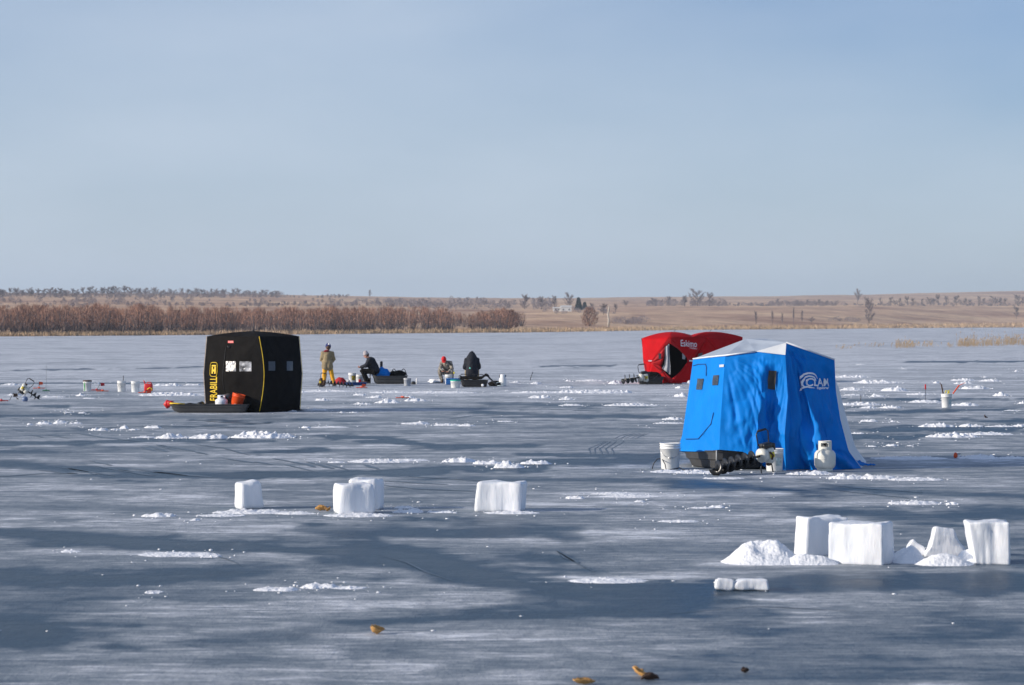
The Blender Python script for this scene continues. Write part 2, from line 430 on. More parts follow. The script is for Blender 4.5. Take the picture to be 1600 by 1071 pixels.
def land_mat():
    m = bpy.data.materials.new('dry_prairie'); m.use_nodes = True; nt = m.node_tree; N = nt.nodes; L = nt.links
    b = N['Principled BSDF']; tc = N.new('ShaderNodeTexCoord'); b.inputs['Roughness'].default_value = 1; b.inputs['Specular IOR Level'].default_value = 0
    def nz(scale, det=5):
        n = N.new('ShaderNodeTexNoise'); n.inputs['Scale'].default_value = scale; n.inputs['Detail'].default_value = det; n.inputs['Roughness'].default_value = .65
        mp = N.new('ShaderNodeMapping'); mp.inputs['Scale'].default_value = (1, .5, 1)
        L.new(tc.outputs['Object'], mp.inputs['Vector']); L.new(mp.outputs[0], n.inputs['Vector']); return n.outputs['Fac']
    r1 = N.new('ShaderNodeValToRGB'); e = r1.color_ramp.elements
    e[0].position = .3; e[0].color = (.34, .21, .165, 1); e[1].position = .62; e[1].color = (.70, .50, .34, 1)
    q = e.new(.47); q.color = (.55, .37, .27, 1)
    L.new(nz(.012, 6), r1.inputs[0])
    r2 = N.new('ShaderNodeValToRGB'); e = r2.color_ramp.elements
    e[0].position = .35; e[0].color = (.7, .68, .68, 1); e[1].position = .6; e[1].color = (1.1, 1.1, 1.05, 1)
    L.new(nz(.09, 7), r2.inputs[0])
    mx = N.new('ShaderNodeMix'); mx.data_type = 'RGBA'; mx.blend_type = 'MULTIPLY'; mx.inputs['Factor'].default_value = 1
    L.new(r1.outputs[0], mx.inputs['A']); L.new(r2.outputs[0], mx.inputs['B']); L.new(mx.outputs['Result'], b.inputs['Base Color'])
    return m
o = mb.build('prairie_hills', land_mat()); o['kind'] = 'structure'

# ------------------------------------------------------------------ vegetation
def blade(mb, p, d, w, h):
    a = Vector((math.cos(d), math.sin(d), 0))*w
    mb.add([p-a, p+a, p+Vector((random.uniform(-.25, .25)*h, random.uniform(-.25, .25)*h, h))], [(0, 1, 2)])
random.seed(11)
mb = MB()
for i in range(30000):                       # tan reed belt along the shore
    px = random.uniform(-300, 1900)
    s = random.random()**1.5*.55
    v = land(px, s) if s > .02 else land(px, .02)
    k = v.y/1000
    blade(mb, v-Vector((0, 0, .1)), random.uniform(0, PI), .10*k+.05, random.uniform(.5, 1.4)*(.6+.45*k))
tag(mb.build('shore_reeds', M_reed), 'tan dry reeds and grass lining the far shore of the frozen lake', 'reeds', kind='stuff')

def twigs(mb, base, h, w, n, tw, seed, lo=.15, up=.4, dark=0):
    """spray of bare stems rising from base, n thin upswept twigs in the crown volume"""
    rnd = random.Random(seed)
    for i in range(n):
        t = lo+(1-lo)*rnd.random()**.8
        rad = w*.5*math.sin(PI*min(1, .12+.80*t))**.7*math.sqrt(rnd.random())
        a = rnd.random()*2*PI
        c = base+Vector((math.cos(a)*rad, math.sin(a)*rad, t*h*(1-.12*(rad/(w*.5+.01))**2)))
        ln = h*rnd.uniform(.08, .2); k_ = .4/up; out = Vector((math.cos(a)*rnd.uniform(.1, .8)*k_, math.sin(a)*rnd.uniform(.1, .8)*k_, rnd.uniform(.4, 1))).normalized()
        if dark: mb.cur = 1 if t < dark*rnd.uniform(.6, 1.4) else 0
        p0 = c-out*ln*.6; p1 = c+out*ln*.5
        sd = out.cross(Vector((rnd.uniform(-1, 1), rnd.uniform(-1, 1), rnd.uniform(-1, 1)))).normalized()*tw
        mb.add([p0-sd, p0+sd, p1], [(0, 1, 2)])

mb = MB(); rnd = random.Random(5)
for i in range(560):                         # willow thicket on the left bank
    px = rnd.uniform(-320, 815)
    if 700 < px < 738 and rnd.random() < .3: continue
    s = rnd.uniform(.25, 1.5); v = land(px, s)
    top = interp([(-320, 478), (0, 477), (230, 476), (330, 481), (600, 479), (690, 480), (740, 486), (815, 484)], px)+rnd.uniform(-2, 8)+5*noise.noise(Vector((px*.03, 0, 0)))
    hgt = max(1.5, (land_py(v)-top)*v.y/F)
    hgt = min(hgt, 7.5)
    wd = hgt*rnd.uniform(.5, .9)
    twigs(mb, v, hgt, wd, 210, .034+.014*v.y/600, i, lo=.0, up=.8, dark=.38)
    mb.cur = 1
    for k in range(9):
        a = rnd.random()*2*PI; q = v+Vector((math.cos(a), math.sin(a), 0))*wd*.3
        mb.tube([v+(q-v)*.4, q+Vector((0, 0, hgt*.75))], [.07, .03], 3, False)
tag(mb.build('willow_thicket', [M_willow, M_twigd]), 'dense reddish brown bare willow thicket along the left shore', 'thicket', kind='stuff')

mb = MB(); rnd = random.Random(8)
def scrub(px0, px1, py0, py1, hp0, hp1, n, wf=1.2):
    for i in range(n):
        px = rnd.uniform(px0, px1); pyb = lerp(py0, py1, rnd.random()); s = find(px, pyb); v = land(px, s)
        h = rnd.uniform(hp0, hp1)*v.y/F
        twigs(mb, v, h, h*wf*rnd.uniform(.7, 1.5), 90, .20*v.y/1500, rnd.randint(0, 9999), lo=.0)
scrub(-250, 440, 461.5, 466, 4, 9, 340); scrub(-250, 250, 470, 482, 4, 8, 120); scrub(200, 700, 476, 480, 3, 6, 130)
scrub(120, 330, 464, 476, 3, 8, 60); scrub(430, 545, 463, 466, 2, 4, 30); scrub(380, 640, 470, 478, 3, 5, 60)
scrub(640, 862, 474, 484, 7, 12, 110, .9); scrub(560, 660, 472, 480, 4, 8, 40)
scrub(1010, 1135, 477, 479, 6, 12, 55, .9); scrub(1120, 1210, 477, 479, 2, 5, 40); scrub(1200, 1320, 477, 479, 4, 8, 60)
scrub(958, 1012, 504, 507, 5, 11, 26, 2.2); scrub(1295, 1345, 501, 504, 4, 8, 12, 2); scrub(850, 960, 484, 492, 3, 7, 30, 1.5)
scrub(1320, 1600, 476, 479, 2, 4, 90, 1.5)
tag(mb.build('hillside_brush', M_twig), 'grey leafless brush and low woodland scattered over the far hillsides', 'brush', kind='stuff')

def tree_mesh(seed, h=9.0, w=6.0, n=420, tw=.045, lo=.25, trunk=.18):
    rnd = random.Random(seed); t = MB(); c = MB()
    pts = [Vector((0, 0, -.3))]
    for i in range(1, 6): pts.append(Vector((rnd.uniform(-.04, .04)*h*i/5, rnd.uniform(-.04, .04)*h*i/5, h*.85*i/5)))
    t.tube(pts, [trunk, trunk*.9, trunk*.75, trunk*.55, trunk*.35, trunk*.12], 6)
    for i in range(16):                      # limbs, each with side branches and twig sprays
        z = rnd.uniform(lo*.8, .8); k = z/.85*5; a = rnd.random()*2*PI
        b0 = pts[int(k)].lerp(pts[min(5, int(k)+1)], k-int(k))
        ln = w*.5*rnd.uniform(.65, 1.1)*(1.15-.5*z)
        b1 = b0+Vector((math.cos(a)*ln*.5, math.sin(a)*ln*.5, ln*rnd.uniform(.3, .6)))
        b2 = b1+Vector((math.cos(a+rnd.uniform(-.5, .5))*ln*.5, math.sin(a+rnd.uniform(-.5, .5))*ln*.5, ln*rnd.uniform(.3, .7)))
        c.tube([b0, b1, b2], [trunk*.3, trunk*.2, trunk*.06], 4, False)
        for j in range(n//16):
            q = b0.lerp(b1, rnd.uniform(.4, 1)) if rnd.random() < .35 else b1.lerp(b2, rnd.random()*1.1)
            d = Vector((rnd.gauss(0, 1), rnd.gauss(0, 1), rnd.gauss(.5, .7))).normalized()
            l2 = h*rnd.uniform(.05, .16); sd = d.cross(Vector((rnd.gauss(0, 1), rnd.gauss(0, 1), rnd.gauss(0, 1)))).normalized()*tw
            c.add([q-sd, q+sd, q+d*l2], [(0, 1, 2)])
    return t, c
def place_tree(px, pyb, pyt, proto, label, group=None, aspect=1.0, rz=0.0, name=None):
    s = find(px, pyb); v = land(px, s); h = (land_py(v)-pyt)*v.y/F
    sc = h/proto[1]
    if not proto[2]:
        o = proto[0]; proto[2] = True
        o.location = v; o.rotation_euler = (0, 0, rz); o.scale = (sc*aspect, sc*aspect, sc); o['label'] = label
        if group: o['group'] = group
        return o
    return dup(proto[0], v, rz, label, group, (sc*aspect, sc*aspect, sc))
protos = []
for k in range(5):
    t, c = tree_mesh(40+k, 9, [6, 5, 7.5, 4.2, 6.5][k], 1200, .075, [.05, .12, .08, .12, .1][k])
    root = thing('bare_tree', cat='tree'); t.build('trunk', M_bark, root); c.build('crown', M_twig, root)
    protos.append([root, 9.0, False])
g1 = 'bare trees along the ridge line'
rnd = random.Random(3)
G_LEFT = 'small grey bare trees crowding the skyline of the left ridge'
for i in range(52):
    px = -20+i*8.9+rnd.uniform(-3, 3)
    place_tree(px, 464 if px > 130 else 465, interp([(-20, 452), (60, 449), (110, 451), (180, 447), (260, 452), (330, 449), (400, 453), (440, 457)], px)+rnd.uniform(-1.5, 2.5), protos[rnd.randint(0, 4)],
               'small grey bare tree in the dense row crowding the left skyline', G_LEFT, rnd.uniform(.9, 1.5), rnd.random()*6)
place_tree(578, 466, 453, protos[1], 'lone thin bare tree on the skyline behind the standing angler', aspect=.8)
RT = [(1340, 476, 450, 'tallest bare tree breaking the skyline above the right end of the blue tent', 2, .7),
      (1358, 506, 466, 'large bare forked tree standing by the right shore', 0, .75),
      (1090, 479, 450, 'tall bare tree above the red tent in the hedge line', 2, 1.0),
      (1108, 479, 457, 'bare tree just right of the tallest one above the red tent', 4, 1.0),
      (1070, 479, 461, 'bare tree just left of the tall pair above the red tent', 3, 1.1),
      (1044, 479, 463, 'bare tree above the left end of the red tent', 4, 1.0),
      (1020, 479, 466, 'bare tree at the left end of the hedge line above the red tent', 0, 1.1),
      (978, 479, 469, 'round bare bush alone on the field left of the hedge line', 2, 1.6),
      (890, 483, 456, 'tall bare tree behind the white farm building', 2, .8),
      (866, 483, 461, 'thin bare tree left of the tall one behind the farm building', 3, .9),
      (846, 484, 463, 'bare tree at the woodland edge left of the farm building', 4, 1.1),
      (820, 484, 461, 'broad bare tree in the woodland left of the farm building', 0, 1.2),
      (943, 492, 474, 'bare tree between the dark evergreens and the pale dead trunk', 4, 1.2),
      (962, 488, 474, 'slim bare tree just right of the pale dead trunk', 3, 1.0),
      (925, 487, 474, 'bare tree right of the dark evergreens', 0, 1.1),
      (1588, 499, 479, 'bare tree by the shore at the right edge of the photo', 1, .9),
      (1181, 509, 485, 'narrow leafless snag on the shore above the blue tent, leftmost of five', 3, .45),
      (1207, 509, 484, 'second from left of five narrow leafless snags on the shore', 3, .35),
      (1222, 509, 489, 'middle of five narrow leafless snags on the shore', 1, .4),
      (1240, 508, 479, 'tallest of five narrow leafless snags on the shore', 3, .25),
      (1253, 507, 485, 'rightmost of five narrow leafless snags on the shore', 1, .4),
      (1268, 506, 495, 'low round bush right of the five snags on the shore', 2, 1.6)]
for px, pb, pt, lb, k, asp in RT: place_tree(px, pb, pt, protos[k], lb, aspect=asp, rz=px)
xs = [1376, 1392, 1399, 1406, 1418, 1427, 1441, 1453, 1458, 1466, 1479, 1494, 1501, 1508, 1516, 1530, 1537, 1555, 1563, 1571, 1590, 1598]
for i, px in enumerate(xs):
    place_tree(px, 478, [465, 464, 468, 465, 463, 466, 467, 464, 466, 460, 463, 462, 467, 465, 468, 463, 466, 462, 464, 466, 461, 464][i], protos[i % 5],
               'small bare tree in the loose row across the right hillside', 'bare trees in the row across the right hillside', [.8, 1.0, 1.3][i % 3], i*1.3)
for i, px in enumerate([1216, 1230, 1245, 1262, 1280, 1292, 1306]):
    place_tree(px, 478, 467+(i*7 % 4), protos[(i*2) % 5], 'small bare tree in the short row on the hillside above the white tent roof', 'bare trees in the short row above the blue tent', 1.2, i*2.1)
# reddish shrubs
for nm, px, pb, pt, wd, lb in (('willow_shrub', 921, 510, 480, 1.0, 'reddish bare shrub spreading upward left of the pale dead trunk'),
                          ('willow_shrub', 797, 515, 484, 1.1, 'rounded brown shrub ending the willow thicket above the sled seat'),):
    s = find(px, pb); v = land(px, s); h = (land_py(v)-pt)*v.y/F
    mb = MB(); twigs(mb, Vector((0, 0, 0)), h, h*wd, 700, .09, px, lo=.05)
    root = thing(nm, v, 0, lb, 'shrub'); mb.build('twigs', M_willow, root)
    mb = MB(); rn = random.Random(px)
    for k in range(9):
        a = rn.random()*6.3; q = Vector((math.cos(a), math.sin(a), 0))*h*.3
        mb.tube([q*.15, q*.6+Vector((0, 0, h*.4)), q+Vector((0, 0, h*.8))], [.12, .08, .03], 4)
    mb.build('stems', M_bark, root)
# evergreens
def conifer(px, pb, pt, asp, lb):
    s = find(px, pb); v = land(px, s); h = (land_py(v)-pt)*v.y/F; w = h*asp
    root = thing('evergreen_tree', v, 0, lb, 'tree', 'dark evergreens by the farm building'); rn = random.Random(px)
    m1 = MB(); m1.tube([(0, 0, -.3), (0, 0, h*.95)], [.3, .05], 6); m1.build('trunk', M_bark, root)
    m2 = MB()
    for i in range(1500):
        t = rn.random()**1.2*.98; rad = w*.5*(1-t)*math.sqrt(rn.uniform(.1, 1))+.1; a = rn.random()*6.283
        c = Vector((math.cos(a)*rad, math.sin(a)*rad, .4+t*h)); d = Vector((math.cos(a), math.sin(a), -.35)).normalized()
        sd = d.cross(Vector((rn.gauss(0, 1), rn.gauss(0, 1), rn.gauss(0, 1)))).normalized()*.25
        m2.add([c-sd, c+sd, c+d*1.0], [(0, 1, 2)])
    m2.build('crown', M_pine, root)
conifer(904, 485, 465.5, .55, 'taller dark evergreen tree right of the white farm building')
conifer(913.5, 484, 473, .5, 'smaller dark evergreen tree beside the taller evergreen')
# pale dead trunk
s = find(950.5, 511); v = land(950.5, s); h = (511-479)*v.y/F
root = thing('dead_tree', v, 0, 'pale broken dead tree trunk standing alone above the left side of the red tent', 'tree')
mb = MB(); mb.tube([(0, 0, -.2), (.15, 0, h*.3), (-.1, 0, h*.6), (.2, 0, h*.85), (.25, 0, h)], [.42, .34, .3, .28, .16], 8); mb.build('trunk', M_pale, root)
mb = MB(); mb.tube([(.1, 0, h*.72), (.5, .1, h*.82)], [.15, .06], 6); mb.tube([(-.1, 0, h*.5), (-.45, 0, h*.58)], [.12, .05], 6); mb.build('broken_branch', M_pale, root)
# marsh reeds standing in the ice at right
mb = MB(); rnd = random.Random(21)
for cpx, cpy, n, sp, hp in [(1318, 545, 20, 10, 5), (1340, 543, 12, 12, 5), (1368, 541, 22, 12, 5), (1410, 543, 80, 12, 12), (1424, 542, 50, 8, 9), (1450, 541, 40, 14, 8),
                            (1485, 542, 14, 6, 9), (1507, 541, 110, 10, 13), (1523, 541, 100, 11, 15), (1545, 540, 70, 8, 15), (1560, 540, 60, 10, 12), (1580, 539, 120, 13, 16), (1600, 539, 60, 10, 16), (1640, 539, 120, 26, 16), (1700, 540, 120, 30, 14)]:
    for i in range(n):
        v = G(cpx+rnd.gauss(0, sp*.6), cpy+rnd.uniform(-2.5, 1.5)); h = hp*v.y/F*rnd.uniform(.3, 1.0)
        if rnd.random() < .05: h *= 1.8
        lean = Vector((rnd.gauss(.15, .22), rnd.gauss(0, .2), 0))*h
        q = v+lean+Vector((0, 0, h)); mid = v+lean*.35+Vector((0, 0, h*.6))
        wv = .014
        mb.add([v+Vector((-wv, 0, 0)), v+Vector((wv, 0, 0)), mid+Vector((wv, 0, 0)), mid+Vector((-wv, 0, 0)), q], [(0, 1, 2, 3), (3, 2, 4)])
        if rnd.random() < .35: mb.ell(q, (.04, .03, .09), None, 5, 4)
tag(mb.build('marsh_reeds', M_reed), 'sparse tan reeds poking through the ice near the right edge', 'reeds', kind='stuff')

# farm building
s = find(878, 487); v = land(878, s); k = v.y/F
root = thing('farm_building', v, 0, 'low white farm building in front of the bare trees on the far hillside', 'building')
mb = MB(); mb.box((-8*k, 0, 2.4*k), (12*k, 10*k, 5.4*k)); mb.box((6.5*k, -1, 3.4*k), (17*k, 12*k, 7.0*k)); mb.build('wall', M_wall, root)
mb = MB()
for cx, wd, z0, zr, yy in ((-8*k, 13*k, 5.1*k, 7*k, 0), (6.5*k, 18*k, 6.9*k, 9.4*k, -1)):
    hw = wd/2; d = 6.6*k
    mb.add([(cx-hw, yy-d, z0), (cx+hw, yy-d, z0), (cx+hw, yy+d, z0), (cx-hw, yy+d, z0), (cx-hw, yy, zr), (cx+hw, yy, zr)], [(0, 1, 5, 4), (2, 3, 4, 5), (1, 2, 5), (3, 0, 4), (0, 3, 2, 1)])
mb.build('roof', mat('pale_roof', (.62, .60, .56), .6), root)
for x in (-10, -5, 2, 11):
    mb = MB(); mb.box((x*k, (-5.0*k if x < 0 else -1-6*k)-.05, 3*k), (1.8*k, .12, 2*k)); mb.build('window', M_clear, root)

# ------------------------------------------------------------------ snow piles
LM = [('the striped bucket', 137, 611), ('the leftmost auger', 45, 627), ('the plain bucket pair', 200, 612), ('the black tent sled', 290, 645),
      ('the black tent', 400, 645), ('the standing angler', 512, 605), ('the blue bundle sled', 605, 600), ('the red capped angler', 697, 598), ('the hooded angler', 740, 605),
      ('the red tent', 1030, 600), ('the white gas cylinder', 787, 603), ('the blue tent', 1200, 740), ('the lone right bucket', 1479, 637), ('the orange float', 1492, 718), ('the leftmost ice block', 386, 797),
      ('the paired ice blocks', 560, 803), ('the wide ice block', 783, 800), ('the biggest ice block', 1330, 882), ('the marsh reeds', 1520, 545), ('the wire handle bucket', 1046, 733)]
PILES = [(18,602,30,4),(24,618,20,5),(127,619,15,6),(262,603,40,5),(302,602,25,3),(268,618,95,5),(84,621,35,2.5),(140,623,20,2),(154,600,3,3),
 (129,646,12,3),(106,645,12,2),(69,663,22,6),(47,664,8,3),(94,662,22,7),(118,662,20,3),(155,673,26,8),(180,672,14,3),(194,670,14,6),(210,672,16,3),(240,669,26,5),
 (224,684,35,3.5),(268,685,52,8),(327,685,60,10),(412,684,92,11),
 (503,626,20,5),(562,618,20,4),(585,622,20,7),(567,632,28,3),(605,630,40,7),(635,622,28,4),(651,627,33,7),(448,643,32,3),(495,641,30,3),(535,645,8,3),(554,645,10,2),
 (650,663,42,5.5),(700,665,40,4),(730,666,25,5),(478,669,13,4),(515,668,55,2),(790,659,25,2),(527,723,30,3),(590,722,90,5),(640,720,60,3.5),(717,722,52,11),(765,725,50,7),
 (797,731,44,11),(838,725,46,7),(804,598,13,3),(838,600,17,6),(888,596,9,3),(921,596,42,3.5),(962,600,22,6),(843,622,33,5),(886,625,24,5),(920,614,120,5),(976,614,20,8),
 (840,614,80,3),(885,606,20,4),(1062,607,13,5),(1075,600,28,7),(1066,620,24,7),(893,634,38,3),(986,634,80,4.5),(1052,656,32,5),(1045,662,46,3),(1048,738,60,4),(1095,739,80,5),
 (1330,590,50,4),(1369,599,68,6),(1330,610,33,5),(1398,611,40,8),(1370,620,23,6),(1333,618,30,3),(1435,617,35,4),(1446,629,50,5),(1508,634,42,6),(1344,633,62,5),(1357,638,30,4),
 (1392,638,34,5),(1523,608,42,6),(1565,619,22,6),(1547,596,32,4),(1505,595,35,4),(1463,599,9,4),(1505,600,28,4),(1588,581,6,4),(1597,631,12,4),(1580,642,21,2),(1358,659,26,6),
 (1394,659,5,2),(1463,667,52,8),(1517,667,34,7),(1563,667,44,3),(1592,667,22,8),(1488,683,78,8),(1543,679,75,4),(1340,678,20,3),(1394,697,16,4),(1422,697,10,2),(1363,698,14,2),
 (1420,716.5,110,3.5),(1530,716.5,60,8),(1580,716.5,44,4),(1322,748,52,12),(1265,741,70,6),(1370,748,60,8),(1430,750,80,5),(1345,570,14,1.5),(1412,577,8,1.5),
 (249,807,50,7),(392,801,110,6),(345,806,70,3),(460,803,60,5),(560,806,100,5),(638,801,46,9),(632,794,30,5),(690,801,45,4),(800,802,80,4),(900,779,27,6),(985,776,90,3),(1000,784,16,3),(960,772,70,3),
 (1120,793,24,4),(1095,794,40,2.5),(305,813,14,4),(240,926,25,5),(430,922,70,6),(500,918,60,9),(545,919,50,4),(950,908,120,5),
 (1430,787,80,6),(1487,788,22,4.5),(1060,815,60,3),(280,867,120,4),(110,862,30,3),(330,870,30,4),(1540,590,6,2),(510,612,70,3),(690,614,100,3),(610,614,60,3),(470,614,20,3),(1130,748,60,3)]
def pile_mesh(w, h, d, seed, rough=1.0):
    """low ragged heap of shavings, w x d footprint, h tall"""
    mb = MB(); nu = max(16, min(130, int(w/.024))); nv = max(10, min(34, int(d/.035)))
    rn = random.Random(seed); ox = rn.random()*100
    f1 = 2.6/h if h > 0 else 10
    f1 = min(16, max(3, .55/h))
    def fn(u, v):
        x = (u-.5)*w; y = (v-.5)*d
        r = ((2*u-1)**2+(2*v-1)**2)
        env = max(0, 1-r**.9)
        rag = .5+.5*noise.noise(Vector((x*f1*.45+ox, y*f1*.45, 0)))
        lump = abs(noise.noise(Vector((x*f1+ox, y*f1, 3))))*.8+abs(noise.noise(Vector((x*f1*2.7+ox, y*f1*2.7, 7))))*.6
        z = h*(env**.5*(.12+1.0*rag+1.35*lump)-.30)
        jx = noise.noise(Vector((x*9+ox, y*9, 11)))*.03; jy = noise.noise(Vector((x*9+ox, y*9, 17)))*.03
        return Vector((x+jx, y+jy, max(-.012, min(z, h*1.3))))
    mb.grid(fn, nu, nv)
    for k in range(int(8+w*14) if h > .04 else 4):              # crumbs
        x = rn.gauss(0, .33)*w; y = rn.gauss(0, .3)*d; rr = rn.uniform(.008, .026)*(.5+h*4)
        rr = min(rr, .045)
        mb.ell((x, y, rr*.4), (rr*rn.uniform(.8, 1.8), rr, rr*rn.uniform(.6, 1)), Matrix.Rotation(rn.random()*6, 3, 'Z'), 6, 4)
    return mb
recs = []
for i, (px, py, w_, h_) in enumerate(PILES):
    v = G(px, py); k = v.y/F; best = None
    for nm, lx, ly in LM:
        l = G(lx, ly); d = math.hypot(v.x-l.x, (v.y-l.y)*.12)
        if best is None or d < best[0]: best = (d, nm, l)
    l = best[2]; dx = v.x-l.x; dy = v.y-l.y
    rel = ('left of ' if dx < 0 else 'right of ') if abs(dx) > abs(dy)*.25 else ('in front of ' if dy < 0 else 'beyond ')
    recs.append([i, v, w_*k, h_*k, rel+best[1], px, py])
byk = {}
for r in recs: byk.setdefault(r[4], []).append(r)
ORD = ['first', 'second', 'third', 'fourth', 'fifth', 'sixth', 'seventh', 'eighth', 'ninth', 'tenth', 'eleventh', 'twelfth', 'thirteenth', 'fourteenth', 'fifteenth', 'sixteenth', 'seventeenth', 'eighteenth', 'nineteenth', 'twentieth']
for kx, lst in byk.items():
    lst.sort(key=lambda r: r[5])
    for j, (i, v, w_, h_, kk, px, py) in enumerate(lst):
        asp = w_/max(h_, .01)
        sh = 'long low snow ridge' if asp > 11 else ('wide lumpy snow heap' if w_ > .7 else ('round snow lump' if asp < 3 else 'small snow heap'))
        lb = f'{sh} {kx}'
        if len(lst) > 1: lb += f', {ORD[min(j, 19)]} from left'
        if len(lst) > 20: print('LONG', kx, len(lst))
        dep = max(.25, min(w_*.7, 1.5))
        mb = pile_mesh(w_*1.15, h_*.82, dep, i)
        o = mb.build('snow_heap', M_snow, None, v); tag(o, lb, 'snow heap', 'heaps of drilled snow and slush around the fishing holes')
# scattered crumbs of snow: nobody could count them
mb = MB(); rnd = random.Random(77)
for i in range(1500):
    if rnd.random() < .93:
        c = PILES[rnd.randint(0, len(PILES)-1)]; px = c[0]+rnd.gauss(0, c[2]*.5+6); py = c[1]+rnd.gauss(-1, 1+(c[1]-YH)*.012)
    else: px = rnd.uniform(-60, 1660); py = 590+rnd.random()**1.6*420
    if py < 575: continue
    v = G(px, py); r = rnd.uniform(.003, .011)*(1+(v.y/70))*rnd.uniform(.5, 1)
    mb.ell(v+Vector((0, 0, r*.2)), (r*rnd.uniform(1, 3), r*rnd.uniform(1, 2), r*.7), None, 5, 3)
tag(mb.build('loose_snow', M_snow), 'tiny loose crumbs of snow and ice scattered over the lake ice', 'snow', kind='stuff')

# ------------------------------------------------------------------ ice blocks
def block(px0, px1, pyt, pyb, name, label, depth=.4, rz=0.0, taper=(0, 0), round_=.06, seed=0, group='cut blocks of snowy lake ice', dy=0, cat='ice block', notch=0, stria=.011, tilt=0):
    v = G((px0+px1)/2, pyb); v.y += dy; k = v.y/F; v.x = ((px0+px1)/2-CX)*k
    h = (pyb-pyt)*k; W = (px1-px0)*k
    c, s_ = abs(math.cos(rz)), abs(math.sin(rz)); W = max(.1, (W-depth*s_)/c)
    bm = bmesh.new(); bmesh.ops.create_cube(bm, size=1)
    for q in bm.verts: q.co = Vector((q.co.x*W, q.co.y*depth, (q.co.z+.5)*h))
    bmesh.ops.bevel(bm, geom=list(bm.edges), offset=min(round_, h*.3), segments=3, profile=.6, affect='EDGES')
    bmesh.ops.subdivide_edges(bm, edges=[e for e in bm.edges if e.calc_length() > .08], cuts=6, use_grid_fill=True)
    bmesh.ops.subdivide_edges(bm, edges=[e for e in bm.edges if e.calc_length() > .05], cuts=1, use_grid_fill=True)
    for q in bm.verts:
        x, y, z = q.co; t = z/h
        n = Vector((x/(W/2), y/(depth/2), 0)); n = n.normalized() if n.length > .01 else Vector((0, 0, 0))
        st = noise.noise(Vector((x*6+seed, y*6, z*.8)))*stria*2.6+noise.noise(Vector((x*15+seed, y*15, z*1.5)))*stria*1.1
        bl = noise.noise(Vector((x*3+seed, y*3, z*3+5)))*.022-.02*max(0, noise.noise(Vector((x*11+seed, y*11, z*9))))*(1 if t > .75 or t < .15 else .3)
        q.co += n*(st+bl)
        q.co.z += (noise.noise(Vector((x*5+seed, y*5, 9)))*.025+noise.noise(Vector((x*14+seed, y*14, 2)))*.008)*t
        q.co.x += (taper[0]*(1-t) if x < 0 else taper[1]*(1-t))*abs(x)/(W/2)+tilt*t
        q.co.z -= .01
    me = bpy.data.meshes.new(name); bm.to_mesh(me); bm.free()
    me.polygons.foreach_set('use_smooth', [True]*len(me.polygons)); me.materials.append(M_block)
    o = bpy.data.objects.new(name, me); COL.objects.link(o); o.location = v+Vector((0, depth/2*c, 0)); o.rotation_euler = (0, 0, rz)
    return tag(o, label, cat, group)
block(361, 411, 752, 796, 'ice_block', 'leftmost white block of cut ice standing alone in slush', .34, .35, (-.0, .03), .06, 1)
block(542, 597, 750, 799, 'ice_block', 'white ice block half hidden behind another, rear one of the touching pair', .34, -.2, (0, .02), .05, 2, dy=.2)
block(519, 588, 756, 804, 'ice_block', 'front ice block of the touching pair, beside a brown leaf', .40, .22, (-.03, .01), .065, 3)
block(744, 822, 753, 800, 'ice_block', 'single wide white ice block standing right of the pair, in the middle of the lake', .38, -.12, (-.02, -.02), .04, 4)
block(1247, 1330, 814.5, 876, 'ice_block', 'tall ice block standing behind the left end of the biggest block', .30, .3, (-.02, .0), .03, 5, dy=.5, stria=.012)
block(1294, 1399, 817, 882, 'ice_block', 'biggest ice block at right with a shaded right side, beside the snow mound', .34, -.42, (-.01, .01), .025, 6, stria=.011)
block(1512, 1584, 815, 882, 'ice_block', 'rightmost ice block, narrowing toward its base', .36, -.12, (.08, .0), .025, 7, stria=.011)
# broken wedge
def custom_chunk(pts, depth, name, label, loc_px, pyb, cat='ice chunk', dy=0):
    v = G(loc_px, pyb); v.y += dy; k = v.y/F; v.x = (loc_px-CX)*k
    mb = MB(); n = len(pts)
    fr = [Vector(((x-loc_px)*k, -depth/2*.8, (pyb-y)*k)) for x, y in pts]; bk = [Vector((p.x*.85, depth/2, p.z*.9)) for p in fr]
    mb.add(fr+bk, [tuple(range(n))]+[tuple(range(n, 2*n))[::-1]]+[(i, i+n, (i+1) % n+n, (i+1) % n) for i in range(n)])
    me = mb.mesh(name); bm = bmesh.new(); bm.from_mesh(me); bmesh.ops.recalc_face_normals(bm, faces=bm.faces)
    bmesh.ops.bevel(bm, geom=list(bm.edges), offset=.018, segments=2, profile=.5, affect='EDGES')
    bmesh.ops.triangulate(bm, faces=[f for f in bm.faces if len(f.verts) > 4])
    bmesh.ops.subdivide_edges(bm, edges=[e for e in bm.edges if e.calc_length() > .06], cuts=2, use_grid_fill=True)
    for q in bm.verts: q.co += Vector((noise.noise(q.co*7)*.02, noise.noise(q.co*7+Vector((5, 0, 0)))*.02, noise.noise(q.co*7+Vector((0, 9, 0)))*.012))
    bm.to_mesh(me); bm.free(); me.polygons.foreach_set('use_smooth', [True]*len(me.polygons)); me.materials.append(M_block)
    o = bpy.data.objects.new(name, me); COL.objects.link(o); o.location = v+Vector((0, depth/2, 0)); return tag(o, label, cat)
custom_chunk([(1444, 876), (1446, 868), (1453, 857), (1459, 844), (1461, 827), (1478, 829), (1494, 830), (1496, 845), (1504, 855), (1512, 861), (1510, 876)], .25, 'ice_chunk', 'broken concave wedge of ice standing left of the rightmost block', 1478, 876, dy=.3)
custom_chunk([(1416, 872), (1418, 858), (1427, 845), (1434, 852), (1446, 856), (1452, 872)], .2, 'ice_chunk', 'small pointed ice chunk left of the concave wedge', 1432, 872, dy=.2)
